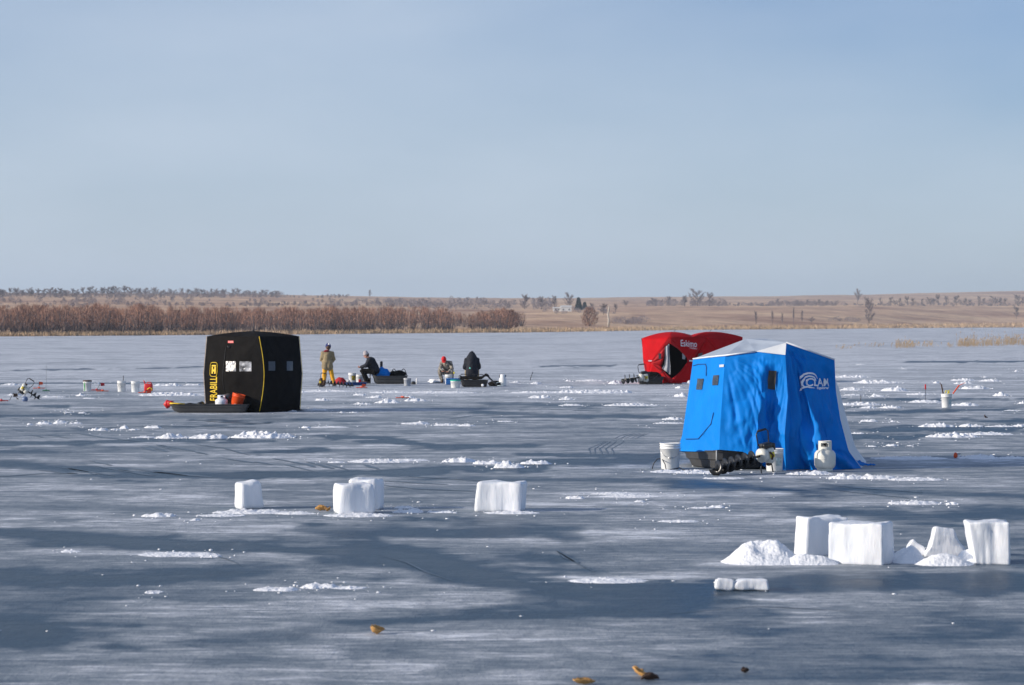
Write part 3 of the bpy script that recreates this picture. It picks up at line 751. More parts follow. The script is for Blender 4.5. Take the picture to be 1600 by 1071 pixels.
custom_chunk([(1118, 921), (1117, 908), (1122, 904.5), (1148, 905), (1151, 908), (1148, 921), (1142, 924)], .2, 'ice_slab', 'shorter left piece of the broken flat slab lying on dark ice', 1134, 924, 'ice slab')
custom_chunk([(1142, 922), (1149, 908), (1160, 906), (1200, 904.5), (1203, 908), (1204, 921), (1203, 924), (1176, 922), (1160, 924)], .22, 'ice_slab', 'longer right piece of the broken flat slab lying on dark ice', 1175, 924, 'ice slab')
for (px0, px1, pt, pb, dd, lb) in ((1134, 1260, 849, 882, .6, 'smooth rounded snow mound left of the big ice blocks'),
                                   (1222, 1312, 866, 883, .3, 'low snow mound at the foot of the two big ice blocks'),
                                   (1392, 1450, 856, 880, .5, 'blue shaded low snow mound right of the biggest ice block'),
                                   (1434, 1524, 865, 884, .4, 'low snow mound in front of the concave ice wedge'),
                                   (1498, 1530, 860, 880, .35, 'low snow mound touching the left foot of the rightmost block')):
    v = G((px0+px1)/2, pb); k = v.y/F; W = (px1-px0)*k; h = (pb-pt)*k
    mb = MB()
    def fn(u, w_, W=W, h=h, dd=dd, px0=px0):
        x = (u-.5)*W*1.15; y = (w_-.5)*dd*1.3; r = (2*u-1)**2+(2*w_-1)**2
        rx = abs(2*u-1); r = rx**3+(2*w_-1)**2; z = (h*1.25*math.exp(-2.0*r)-h*.17)*(.86+.34*noise.noise(Vector((x*4+px0, y*4, 0)))+.13*abs(noise.noise(Vector((x*12+px0, y*12, 0))))+.07*abs(noise.noise(Vector((x*30+px0, y*30, 5)))))-.012
        return Vector((x, y+dd*.4, z))
    mb.grid(fn, 90, 36); o = mb.build('snow_mound', M_snow, None, v); tag(o, lb, 'snow mound')

# ------------------------------------------------------------------ leaves
def leaf(px, py, L, W, rz, curl, label, m=M_leaf, stand=0.0):
    v = G(px, py); mb = MB()
    def fn(u, w_):
        ww = W*math.sin(PI*min(.98, .04+u*.94))**.8*(1+.2*noise.noise(Vector((u*8, w_*3, px))))
        x = (u-.5)*L; y = (w_-.5)*ww
        z = curl*L*((2*u-1)**2)*.5+abs(2*w_-1)**1.5*ww*.7+.01*noise.noise(Vector((x*40, y*40, px)))
        return Vector((x, y, z+.006))
    mb.grid(fn, 16, 8); o = mb.build('dry_leaf', m, None, v, solid=.004); o.rotation_euler = (stand, stand*.5, rz); return tag(o, label, 'leaf')
leaf(587, 991, .12, .075, .6, .75, 'curled golden brown leaf standing on the foreground ice', stand=.35)
o = leaf(1000, 1056, .14, .045, -.5, .3, 'long tan leaf tilted up on the foreground ice, nearest the bottom edge right of centre', stand=.0); o.rotation_euler = (.2, .5, -.4)
leaf(1016, 1063, .12, .06, .1, .1, 'dark brown leaf touching the tip of the long tan leaf', M_leafd)
leaf(912, 1070, .15, .05, .3, .3, 'tan leaf cut by the bottom edge of the photo', stand=.15)
leaf(1164, 1052, .05, .05, .3, .5, 'tiny dark leaf scrap on the foreground ice right of the tan leaves', M_leafd)
leaf(502, 798, .15, .09, .1, .25, 'flat orange brown leaf lying in slush left of the paired ice blocks')
leaf(1539, 653, .22, .05, .8, .5, 'thin dark scrap sticking up from the ice at right', M_leafd, stand=.9)
leaf(512, 799, .09, .07, 1.1, .3, 'smaller brown leaf between the flat leaf and the paired ice blocks')


# ------------------------------------------------------------------ shared gear
def make_bucket(name='bucket', label=None, loc=(0, 0, 0), rz=0.0, h=.38, r=.15, m=M_white, group=None, band=None, bandcol=None, lid=None, handle=True, rot=None, cat='bucket', bandw=1.0):
    root = thing(name, loc, rz, label, cat, group, rot)
    mb = MB(); rb = r*.87
    prof = [(0, .004), (rb*.96, 0), (rb, .012), (lerp(rb, r, .78), h*.78), (r*1.035, h*.785), (r*1.035, h*.81), (lerp(rb, r, .83), h*.815), (lerp(rb, r, .88), h*.88), (r*1.035, h*.885), (r*1.035, h*.905), (r*.98, h*.91),
            (r*.99, h*.97), (r*1.045, h*.972), (r*1.045, h), (r*.97, h), (rb*.96, .02), (0, .02)]
    mb.lathe(prof, n=28); mb.build('shell', m, root)
    if handle:
        mb = MB(); mb.tube([(math.cos(a)*r*1.06, -.02-abs(math.sin(a))*r*.9, h*.86-abs(math.sin(a))*h*.42) for a in [PI*i/14 for i in range(15)]], .0035, 5)
        mb.tube([(-.045, -.02-r*.9, h*.44), (.045, -.02-r*.9, h*.44)], .009, 6); mb.build('handle', M_metal, root)
    if band:
        z0, z1, a0, a1 = band; mb = MB()
        def fn(u, v):
            a = lerp(a0, a1, u); z = lerp(z0, z1, v)*h; rr = lerp(rb, r, z/h)+.003
            return Vector((math.cos(a)*rr, math.sin(a)*rr, z))
        mb.grid(fn, 14, 3); mb.build('printed_band', bandcol, root)
    if lid:
        mb = MB(); mb.lathe([(0, h+.022), (r*.9, h+.022), (r*.94, h+.012), (r*1.07, h+.014), (r*1.08, h-.02), (r*1.045, h-.022)], n=28); mb.build('lid', lid, root)
    return root
def make_tank(name, loc, label, s=1.0, m=M_offw, rz=0.0, rot=None):
    root = thing(name, loc, rz, label, 'gas cylinder', rot=rot, scale=s)
    mb = MB(); mb.lathe([(0, .03), (.09, .035), (.135, .06), (.153, .10), (.156, .14), (.156, .24), (.150, .275), (.125, .31), (.08, .33), (0, .335)], n=32)
    mb.lathe([(.1575, .185), (.159, .19), (.159, .196), (.1575, .2)], n=32); mb.build('tank', m, root)
    mb = MB(); mb.lathe([(.105, 0), (.108, 0), (.115, .05), (.112, .05), (.105, 0)], n=28); mb.build('foot_ring', m, root)
    mb = MB(); vs = []; n = 40                 # guard ring with a hand hole facing the front
    for k in range(n+1):
        a = 2*PI*k/n
        if 1.62*PI > a > 1.30*PI: continue
        for rr, z in ((.098, .315), (.098, .455), (.088, .455), (.088, .315)): vs.append((math.cos(a)*rr, math.sin(a)*rr, z))
    # walk ring segments
    angs = [2*PI*k/n for k in range(n+1)]
    def ring(z0, z1, skip):
        for a, b in zip(angs, angs[1:]):
            if skip and 1.30*PI < (a+b)/2 < 1.68*PI: continue
            q = [(math.cos(t)*r_, math.sin(t)*r_, z) for t in (a, b) for r_ in (.098, .088) for z in (z0, z1)]
            mb.add(q, [(0, 4, 5, 1), (2, 3, 7, 6), (1, 5, 7, 3), (0, 2, 6, 4), (0, 1, 3, 2), (4, 6, 7, 5)])
    ring(.315, .372, False); ring(.372, .425, True); ring(.425, .455, False); mb.build('collar', m, root)
    mb = MB(); mb.lathe([(0, .33), (.028, .33), (.028, .37), (.018, .375), (.018, .40), (.035, .402), (.035, .425), (0, .428)], n=14); mb.tube([(0, 0, .375), (0, -.075, .375)], [.022, .026], 10); mb.build('valve', M_blackp, root)
    return root
def helix(mb, L_, r, pitch, r0=.02, n=26):
    turns = L_/pitch; N_ = int(turns*n); vs = []; fs = []
    for i in range(N_+1):
        a = 2*PI*i/n; z = -i/N_*L_
        for rr, dz in ((r0, 0), (r, 0), (r, -.008), (r0, -.008)): vs.append((math.cos(a)*rr, math.sin(a)*rr, z+dz))
    for i in range(N_):
        b = i*4
        for k in range(4): fs.append((b+k, b+(k+1) % 4, b+4+(k+1) % 4, b+4+k))
    mb.add(vs, fs, True)
def make_auger(label, loc, rot, scale=1.0, body=M_offw, r=.125, L_=.95):
    """power auger, engine at the origin, bit running down local -z"""
    root = thing('power_auger', loc, 0, label, 'ice auger', rot=rot, scale=scale)
    mb = MB(); mb.tube([(0, 0, 0), (0, 0, -L_)], .022, 10); mb.tube([(0, 0, -L_), (0, 0, -L_-.05)], [.022, .004], 8); mb.build('shaft', M_steelblk, root)
    mb = MB(); helix(mb, L_-.14, r, .15); mb.v = [v+Vector((0, 0, -.14)) for v in mb.v]; mb.build('auger_bit', M_steelblk, root)
    mb = MB(); mb.lathe([(0, -.05), (.09, -.05), (.12, -.02), (.12, .05), (.1, .08), (0, .085)], n=22); mb.build('gear_housing', body, root)
    mb = MB(); mb.box((0, 0, .16), (.20, .17, .16), bev=.04); mb.ell((.10, 0, .17), (.08, .09, .09)); mb.build('engine', body, root)
    mb = MB(); mb.box((-.145, 0, .12), (.09, .15, .20), bev=.03); mb.box((-.10, 0, .26), (.12, .12, .06), bev=.02); mb.build('fuel_tank', M_blackp, root)
    mb = MB(); mb.box((.02, -.088, .16), (.09, .02, .1), bev=.008); mb.build('cover_badge', M_yellow, root)
    mb = MB(); mb.ell((.17, -.0, .14), (.035, .05, .05)); mb.tube([(-.04, -.1, .1), (.02, -.13, .14), (.09, -.1, .13)], .018, 6); mb.build('exhaust', M_brown, root)
    for s in (-1, 1):
        mb = MB(); mb.tube([(s*.06, 0, .02), (s*.20, 0, -.05), (s*.36, 0, -.06), (s*.405, 0, -.03), (s*.41, 0, .17), (s*.37, 0, .21), (s*.2, 0, .2), (s*.08, 0, .16)], .011, 8); mb.build('frame_rail', M_steelblk, root)
        mb = MB(); mb.tube([(s*.412, 0, -.02), (s*.412, 0, .16)], .019, 8); mb.build('handle_grip', M_rubber, root)
    return root
def make_sled(name, label, loc, rz, L_, W, h, m=M_grey, cat='sled', lip=.025, nose=True, rot=None):
    root = thing(name, loc, rz, label, cat, rot=rot)
    mb = MB(); n = 40
    def ring(sx, sy, z, off=0):
        out = []
        for k in range(n):
            a = 2*PI*k/n; c, s = math.cos(a), math.sin(a); e = .32
            x = math.copysign(abs(c)**e, c)*L_/2*sx; y = math.copysign(abs(s)**e, s)*W/2*sy
            zz = z
            if nose and c < -.5: zz += h*.35*(abs(c)-.5)
            out.append(Vector((x, y, zz)))
        return out
    rings = [ring(.88, .78, 0), ring(.93, .88, h*.25), ring(.95, .9, h*.55), ring(.975, .955, h*.6), ring(1, 1, h*.96), ring(1.0+lip/L_*2, 1+lip/W*2, h*.96), ring(1.0+lip/L_*2, 1+lip/W*2, h), ring(.985, .975, h), ring(.95, .88, h*.5), ring(.86, .75, .02)]
    vs = [v for r_ in rings for v in r_]; fs = []
    for i in range(len(rings)-1):
        for k in range(n): k2 = (k+1) % n; fs.append((i*n+k, i*n+k2, (i+1)*n+k2, (i+1)*n+k))
    fs += [tuple(range(n))[::-1], tuple(range((len(rings)-1)*n, len(rings)*n))]
    mb.add(vs, fs, False); mb.build('hull', m, root)
    mb = MB()
    for s in (-1, 1): mb.box((0, s*W*.25, -.0), (L_*.7, .03, .02))
    mb.build('runners', M_blackp, root)
    return root
def text_mesh(body, size, align='LEFT', bold=.0):
    cu = bpy.data.curves.new('lettering', 'FONT'); cu.body = body; cu.size = size; cu.align_x = align; cu.offset = bold; cu.resolution_u = 3
    o = bpy.data.objects.new('lettering', cu); COL.objects.link(o); bpy.context.view_layer.update()
    me = bpy.data.meshes.new_from_object(o.evaluated_get(bpy.context.evaluated_depsgraph_get())); bpy.data.objects.remove(o); return me
def mapped(me, fn, cuts=0):
    """lay a flat text mesh on a surface; gives it back as (verts, faces)"""
    bm = bmesh.new(); bm.from_mesh(me); bmesh.ops.triangulate(bm, faces=bm.faces)
    if cuts: bmesh.ops.subdivide_edges(bm, edges=bm.edges, cuts=cuts)
    bmesh.ops.triangulate(bm, faces=bm.faces)
    vs = [fn(v.co.x, v.co.y) for v in bm.verts]; fs = [tuple(v.index for v in f.verts) for f in bm.faces]; bm.free(); return vs, fs
def frame_of(fn, u, v, e=.004):
    p = fn(u, v); a = (fn(min(1, u+e), v)-fn(max(0, u-e), v)); b = (fn(u, min(1, v+e))-fn(u, max(0, v-e)))
    n = a.cross(b).normalized(); 
    return p, n
def patch_quad(mb, fn, u0, u1, v0, v1, off, nu=8, nv=8, toward=Vector((0, -1, 0))):
    def g(a, b):
        p, n = frame_of(fn, lerp(u0, u1, a), lerp(v0, v1, b))
        if n.dot(toward) < 0: n = -n
        return p+n*off
    mb.grid(g, nu, nv)

def invert(fn, px, py, O):
    """(u, v) on a wall where the point seen at px, py of the photo lies"""
    u, v = .5, .5
    def pr(u, v):
        p = fn(u, v)+O; return Vector((CX+p.x/p.y*F, YH+(H-p.z)/p.y*F))
    for _ in range(14):
        c = pr(u, v); e = Vector((px, py))-c
        if e.length < .02: break
        a = (pr(u+.01, v)-c)/.01; b = (pr(u, v+.01)-c)/.01; det = a.x*b.y-a.y*b.x
        if abs(det) < 1e-6: break
        du = (e.x*b.y-e.y*b.x)/det; dv = (a.x*e.y-a.y*e.x)/det
        u = max(0, min(1, u+max(-.3, min(.3, du)))); v = max(0, min(1, v+max(-.3, min(.3, dv))))
    return u, v
def quad_on(mb, fn, c, O, off, nu=6, nv=6, toward=Vector((0, -1, 0)), e=.01):
    """patch lying on a wall; c = corners tl, tr, br, bl as seen in the photo"""
    uv = [invert(fn, x, y, O) for x, y in c]
    def g(a, b):
        u = lerp(lerp(uv[3][0], uv[2][0], a), lerp(uv[0][0], uv[1][0], a), b); v = lerp(lerp(uv[3][1], uv[2][1], a), lerp(uv[0][1], uv[1][1], a), b)
        p, n = frame_of(fn, u, v, e); n = n if n.dot(toward) > 0 else -n
        return p+n*off
    mb.grid(g, nu, nv)
def rect(a, b, c, d): return [(a, b), (c, b), (c, d), (a, d)]

# ------------------------------------------------------------------ black hub tent
def black_tent():
    k = 67.6/F; base = G(405, 645); zt = H-(526-YH)/F*67.8
    S = 1.78; a = R(32)
    dl = Vector((-math.cos(a), math.sin(a), 0)); dr = Vector((math.sin(a), math.cos(a), 0))
    root = thing('hub_tent', base, 0, 'black square pop-up ice fishing tent with yellow piping and silver windows', 'tent')
    N0 = Vector((0, 0, 0)); Lc = dl*S; Rc = dr*S; Bc = dl*S+dr*S; ctr = Bc/2
    def wall(pa, pb, seed, near=0):
        nrm = (pb-pa).cross(Vector((0, 0, 1))).normalized()
        if nrm.dot(ctr-(pa+pb)/2) > 0: nrm = -nrm
        def fn(u, v):
            p = pa.lerp(pb, u)
            corner = .075*(1-abs(2*v-1))          # the corner seams bow outward half way up
            inset = 1-.018*v
            q = ctr+(p-ctr)*inset
            edge = (q-ctr).normalized()*corner
            hub = .16*(1-max(abs(2*u-1), abs(2*v-1)))
            wr = (noise.noise(Vector((u*3+seed, v*3, 0)))*.025+noise.noise(Vector((u*9+seed, v*5+u*6, 4)))*.010)*min(1, 6*u, 6*(1-u), 6*v+.3, 6*(1-v))
            wn = u**2 if near == 1 else ((1-u)**2 if near == 2 else 0)
            return q+edge+nrm*(hub+wr)+Vector((wn*.12*math.sin(PI*v), 0, v*zt))
        return fn
    f1 = wall(Lc, N0, 1.0, 1); f2 = wall(N0, Rc, 5.0, 2); f3 = wall(Rc, Bc, 8); f4 = wall(Bc, Lc, 12)
    for fn in (f1, f2, f3, f4):
        mb = MB(); mb.grid(fn, 32, 32); mb.build('wall', M_black, root)
    mb = MB(); ap = ctr+Vector((0, 0, H-(517.5-YH)/F*68.8)); n = 12
    for fn in (f1, f2, f3, f4):
        def rf(u, v, fn=fn):
            e = fn(u, 1); t = v; p = e.lerp(Vector((ap.x, ap.y, e.z)), t); p.z = lerp(e.z, ap.z, t**.9)+(.02*math.sin(PI*t) if 1 else 0)-.03*math.sin(PI*u)*(1-t)
            return p
        mb.grid(rf, 16, n)
    mb.build('roof', M_black, root, merge=True)
    mb = MB(); mb.tube([ap-Vector((0, 0, .02)), ap+Vector((0, 0, .03))], [.05, .03], 8); mb.build('roof_hub', M_blackp, root)
    for fn, u in ((f1, 1.0), (f1, 0.0), (f2, 1.0)):
        mb = MB(); mb.tube([fn(u, t/20)+(fn(u, t/20)-ctr-Vector((0, 0, fn(u, t/20).z))).normalized()*.012 for t in range(0, 21)], .010 if u == 1 and fn is f1 else .008, 6); mb.build('corner_piping', M_cream if (fn is f1 and u == 0) else M_yel, root)
    def u1(px): return (px-316)/(405-316)
    def v1(py, px=370): return (645-py)/(645-526)
    for a0, b0 in ((353.5, 369), (374.5, 393)):
        mb = MB(); quad_on(mb, f1, rect(a0, 565, b0, 580.5), base, .012, 8, 8); mb.build('window', M_silver, root)
    mb = MB(); quad_on(mb, f1, rect(356.5, 533, 365, 536.3), base, .012, 4, 2); mb.build('red_tag', mat('red_label', (.8, .03, .03), .5), root)
    for a0, b0 in ((419, 429.5), (447.5, 457)):
        mb = MB(); quad_on(mb, f2, rect(a0, 565, b0, 579.5), base, .012, 4, 4); mb.build('window', mat('dim_window', (.05, .055, .07), .4, .2, 12), root)
    # door zip and door hem lines
    mb = MB(); mb.tube([f1(u1(351.5), v)+Vector((-.008, -.01, 0)) for v in [i/30 for i in range(1, 27)]], .005, 4); mb.build('door_zip', M_blackp, root)
    mb = MB(); q = f1(u1(354), v1(543)); mb.tube([q+Vector((0, -.02, .03)), q+Vector((.03, -.05, -.01)), q+Vector((.09, -.03, .05))], .018, 5); mb.build('tie_strap', M_blackp, root)
    # lettering reading upward
    me = text_mesh('FRABILL', .27, bold=.003)
    xs = [v.co.x for v in me.vertices]; ys = [v.co.y for v in me.vertices]; x0, x1 = min(xs), max(xs); y0, y1 = min(ys), max(ys)
    ub0, ub1 = u1(329.5), u1(338.5); vb0, vb1 = v1(626), v1(586)
    def lay(x, y):
        u, v = invert(f1, lerp(339.8, 328.8, (y-y0)/(y1-y0)), lerp(626, 589, (x-x0)/(x1-x0)), base)
        p, n = frame_of(f1, u, v); n = n if n.y < 0 else -n
        return p+n*.016
    mb = MB(); mb.add(*mapped(me, lay, 1)); mb.build('lettering', M_yel, root)
    mb = MB()                                     # rounded frame with the fish-like emblem
    def band(pts, wd):
        pts3 = []
        for u, v in pts:
            p, n = frame_of(f1, u, v); n = n if n.y < 0 else -n; pts3.append(p+n*.014)
        mb.tube(pts3, wd, 5)
    q0 = invert(f1, 328.8, 588.5, base); q1 = invert(f1, 340.6, 566.8, base); U0, U1, V0, V1 = q0[0], q1[0], q0[1], q1[1]; pts = []
    for i in range(25):
        t = 2*PI*i/24; c, s = math.cos(t), math.sin(t)
        pts.append((lerp(U0, U1, .5+.5*math.copysign(abs(c)**.45, c)), lerp(V0, V1, .5+.5*math.copysign(abs(s)**.45, s))))
    band(pts, .010)
    for a_, b_, c_, d_ in ((.2, .8, .72, .82), (.2, .42, .2, .7), (.58, .8, .2, .7), (.42, .58, .36, .5)):
        patch_quad(mb, f1, lerp(U0, U1, a_), lerp(U0, U1, b_), lerp(V0, V1, c_), lerp(V0, V1, d_), .013, 2, 2, Vector((-.5, -.8, 0)))
    mb.build('emblem', M_yel, root)
    mb = MB()                                     # snow skirt
    for fn in (f1, f2):
        def sk(u, v, fn=fn):
            p = fn(u, 0); d = (p-ctr).normalized(); return p+d*.16*v*(1+.4*noise.noise(Vector((u*7, 3, 0))))+Vector((0, 0, .012+.03*(1-v)+.02*noise.noise(Vector((u*12, v*3, 8)))))
        mb.grid(sk, 24, 3)
    mb.build('ground_skirt', M_black, root)
black_tent()
sv = G(300, 645.5)
sl = make_sled('cargo_sled', 'long black cargo sled in front of the black tent, its red nose pointing left', G(326, 645.5)+Vector((0, .25, 0)), R(-3), 2.1, .55, .23, M_grey)
o = G(258, 640); mb = MB(); mb.tube([(0, 0, 0), (-.05, 0, .1), (0, 0, .2)], [.05, .09, .05], 10); mb.box((.06, 0, .12), (.14, .3, .14), bev=.04)
fr = mb.build('nose_cover', M_redp, sl); fr.location = (-1.10, 0, .12)
mb = MB(); mb.tube([(-1.02, -.25, .25), (-.62, -.27, .235)], .022, 6); mb.build('tow_strap', M_yel, sl)
def soft(name, label, cat, loc, r, m, seed, n=24, amp=.25, rz=0):
    mb = MB(); mb.ell((0, 0, 0), r, None, n, 14)
    for v in mb.v:
        q = v.copy(); v += Vector((q.x, q.y, q.z))*amp*noise.noise(q*(3/max(r))*.6+Vector((seed, 0, 0)))+Vector((0, 0, amp*r[2]*.4*noise.noise(q*9+Vector((seed, 3, 0))))); v.z = max(v.z, -r[2]*.72)
    for v in mb.v: v.z += r[2]*.72
    o = mb.build(name, m, None, loc, merge=True); o.rotation_euler = (0, 0, rz)
    return tag(o, label, cat) if label else o
Y0 = 67.8
soft('gear_bag', 'flat black gear bag in the front of the sled by the black tent', 'bag', P(296, 637.5, Y0)-Vector((0, 0, .06)), (.2, .2, .11), M_black, 2)
soft('gear_bag', 'small black gear bag in the sled beside the yellow piping of the black tent', 'bag', P(314, 637.5, Y0)-Vector((0, 0, .04)), (.12, .18, .12), M_blackp, 3)
soft('jacket_bundle', 'brownish bundle at the sled edge left of the white gas cylinder', 'bundle', P(326, 637, Y0)-Vector((0, 0, .04)), (.13, .14, .07), M_brown, 6)
tk_ = make_tank('gas_cylinder', P(346, 637, 67.6), 'round white gas cylinder standing in the sled before the black tent', 1.0, mat('white_paint', (.75, .76, .8), .35, .05), rz=.5)
tk_.scale = (1.06, 1.06, .72)
make_bucket('bucket', 'orange red bucket leaning in the sled against the black tent', P(368.5, 636.5, 67.6), .3, .36, .17, M_orange, rot=(R(4), R(14), .2), band=(.12, .24, 4.2, 4.9), bandcol=M_logo, handle=False)
hm = thing('lantern', P(357, 624, 67.9), 0, 'dark round lantern hanging between the gas cylinder and orange bucket', 'lantern')
mb = MB(); mb.lathe([(0, 0), (.10, 0), (.12, .05), (.12, .14), (.09, .19), (0, .2)], n=16, M=Matrix.Rotation(R(70), 3, 'X')); mb.build('housing', mat('dark_grey_plastic', (.07, .06, .06), .4), hm)
mb = MB(); mb.lathe([(0, .203), (.06, .203), (.065, .19)], n=12, M=Matrix.Rotation(R(70), 3, 'X')); mb.build('lens', M_clear, hm)

# ------------------------------------------------------------------ red double tent
def red_tent():
    c0 = P(1046, 600, 100); root = thing('hub_tent', (c0.x, c0.y, 0), 0, 'red double hub ice tent with its dark door open', 'tent')
    O = root.location.copy()
    def V(px, py, Y): return P(px, py, Y)-O
    A = V(1003, 529, 100.9); AL = V(1005, 563, 100.75); A0 = V(1011, 598, 100.8)
    T = V(1046, 527.5, 99.75); LV = V(1017, 568, 100.0); B = V(1049, 599, 99.6); RV = V(1077.5, 562, 100.2)
    C = V(1104, 528, 100.9); M0 = V(1100, 600, 100.4)
    RV2 = V(1132, 560, 101.3); LV2 = V(1084, 562, 100.7); D = V(1160, 531, 102.2); DT = V(1160.5, 527, 102.3); D0 = V(1152, 598, 102); B2 = V(1112, 599, 100.7)
    W1 = V(1060, 552, 99.75)
    mb = MB()
    def tri(a, b, c, n=10, amp=.02):
        vs = []; idx = {}
        for i in range(n+1):
            for j in range(n+1-i):
                w0, w1 = i/n, j/n; w2 = 1-w0-w1; p = a*w0+b*w1+c*w2
                e = min(w0, w1, w2)*3
                sag = -amp*1.5*math.sin(PI*min(1, e))*.5+amp*noise.noise(p*2.2)*min(1, e*2)+amp*.5*noise.noise(p*6)*min(1, e*2)
                idx[(i, j)] = len(vs); vs.append(p+Vector((0, -1, 0))*sag)
        fs = []
        for i in range(n):
            for j in range(n-i):
                fs.append((idx[(i, j)], idx[(i+1, j)], idx[(i, j+1)]))
                if i+j < n-1: fs.append((idx[(i+1, j)], idx[(i+1, j+1)], idx[(i, j+1)]))
        mb.add(vs, fs, True)
    mb = MB()
    tri(A, T, LV); tri(A, LV, AL); tri(AL, LV, A0); tri(A0, LV, B); mb.build('left_wall', M_red, root, merge=False, solid=.006)
    # door panel: fabric left of the opening, the opening is a real hole
    d1 = V(1046, 536.5, 99.8); d2 = V(1039, 542, 99.84); d3 = V(1037.5, 560, 99.86); d4 = V(1033, 572, 99.93); d5 = V(1036, 579, 99.87); d6 = V(1050, 592, 99.72); d7 = V(1066, 578, 99.98); d8 = V(1074, 566, 100.12); d9 = V(1073, 559, 100.12); d10 = V(1060, 546, 99.98)
    mb = MB()
    for q in ((T, d1, d2), (T, d2, LV), (d2, d3, LV), (d3, d4, LV), (d4, d5, LV), (LV, d5, B), (d5, d6, B), (d6, d7, B), (B, d7, RV), (d7, d8, RV), (d8, d9, RV), (d9, d10, RV), (T, RV, d10), (T, d10, d1)): tri(*q, n=4, amp=.006)
    mb.build('door_panel', mat('red_door', (.45, .008, .012), .65, .08, 2.5, spec=.25), root, solid=.006)
    mb = MB(); tri(T, C, RV, 12, .03); tri(RV, M0, B, 8, .03); tri(RV, LV2, M0, 6); tri(RV, C, LV2, 6); mb.build('logo_panel', M_red, root, solid=.006)
    mb = MB(); H2 = V(1104, 528, 100.9)
    tri(C, RV2, LV2, 10, .02); tri(LV2, RV2, B2); tri(C, D, RV2); tri(D, D0, RV2); tri(RV2, D0, B2); tri(M0, LV2, B2); mb.build('right_wall', M_red, root, solid=.006)
    # back shell and roofs
    bk = Vector((.35, 1.9, 0))
    A_b = A+bk; D_b = DT+Vector((-.6, 1.5, 0)); A0b = A0+bk; D0b = D0+Vector((-.5, 1.5, 0)); Vf = V(1082, 527.5, 100.5)
    ap1 = V(1050, 518.8, 100.9); ap2 = V(1110, 518.6, 101.6); Vm = V(1080, 524, 101.3); Vb = (A_b+D_b)/2
    mb = MB()
    def roof(fr_, apx, bkpts, hump):
        for a, b in zip(fr_, fr_[1:]):
            def fn(u, v, a=a, b=b):
                e = a.lerp(b, u); p = e.lerp(apx, v); p.z = lerp(e.z, apx.z, math.sin(v*PI/2)**.9); return p
            mb.grid(fn, 10, 10)
    Vmb = Vector((Vm.x, Vb.y, Vm.z-.05))
    roof([A_b, A, T, Vf], ap1, None, .1); roof([Vf, Vm, Vmb, A_b], ap1, None, .1)
    roof([Vmb, Vm, Vf, C, D, DT, D_b, Vmb], ap2, None, .1)
    mb.build('roof', M_red, root, merge=True)
    mb = MB(); mb.add([A, A_b, A0b, A0], [(0, 1, 2, 3)]); mb.add([A_b, Vmb, D_b, D0b, A0b], [(0, 1, 2, 3, 4)]); mb.add([D_b, DT, D, D0, D0b], [(0, 1, 2, 3, 4)]); mb.build('back_wall', M_red, root)
    mb = MB(); e = Vector((0, .5, 0)); mb.add([A+e, D+Vector((0, .35, 0)), D0+Vector((0, .3, 0)), A0+e], [(0, 1, 2, 3)]); mb.build('interior_shade_sheet', M_shade, root)  # near-black sheet behind the doorway, painted shade for the unlit tent interior
    for p in (V(1053, 519.3, 100.9), V(1109, 519, 101.6)):
        mb = MB(); mb.tube([p-Vector((0, 0, .03)), p+Vector((.02, 0, .05)), p+Vector((.08, 0, .11))], .008, 5); mb.build('hub_rope', M_cable, root)
    # door flap rolled to the left, pale lining
    mb = MB()
    fl = [(V(1039, 543, 99.82), V(1045.5, 537.5, 99.78)), (V(1039.5, 556, 99.8), V(1046, 555, 99.74)), (V(1038, 570, 99.8), V(1047.5, 572, 99.7)), (V(1034.5, 576, 99.82), V(1047.5, 586, 99.68))]
    def ff(u, v):
        i = min(2, int(v*3)); t = v*3-i; a = fl[i][0].lerp(fl[i+1][0], t); b = fl[i][1].lerp(fl[i+1][1], t)
        return a.lerp(b, u)+Vector((0, .05*math.sin(u*PI*3), 0))
    mb.grid(ff, 14, 14); mb.build('door_flap', mat('grey_lining', (.32, .33, .36), .7, .25, 6), root, solid=.004)
    mb = MB(); mb.add([V(1066, 552, 100.2), V(1071, 556.5, 100.22), V(1070.5, 562, 100.22), V(1066, 561, 100.2)], [(0, 1, 2, 3)]); mb.build('far_window', mat('pale_vinyl', (.5, .53, .58), .3), root)
    mb = MB(); mb.add([V(1029, 552.5, 99.72), V(1033.5, 552.5, 99.70), V(1033, 562, 99.72), V(1029, 561, 99.76)], [(0, 1, 2, 3)]); mb.build('window', M_clear, root)
    mb = MB(); mb.add([V(1091, 553, 100.60), V(1098, 551, 100.7), V(1097, 556, 100.7), V(1090, 557.5, 100.6)], [(0, 1, 2, 3)]); mb.build('window', M_clear, root)
    for (a, b, c, d, Y) in ((1013, 563, 1019.5, 565, 100.0), (1077, 563, 1083, 565, 100.15)):
        mb = MB(); mb.add([V(a, b, Y), V(c, b+.3, Y), V(c, d+.3, Y), V(a, d, Y)], [(0, 1, 2, 3)]); mb.build('white_tag', M_logo, root)
    mb = MB(); mb.tube([V(1037, 580, 99.8), V(1031, 584, 99.5), V(1024, 590, 99.0), V(1019, 595, 98.7)], .014, 5); mb.build('guy_rope', M_cable, root)
    nn = (C-T).cross(RV-T).normalized()
    if nn.y > 0: nn = -nn
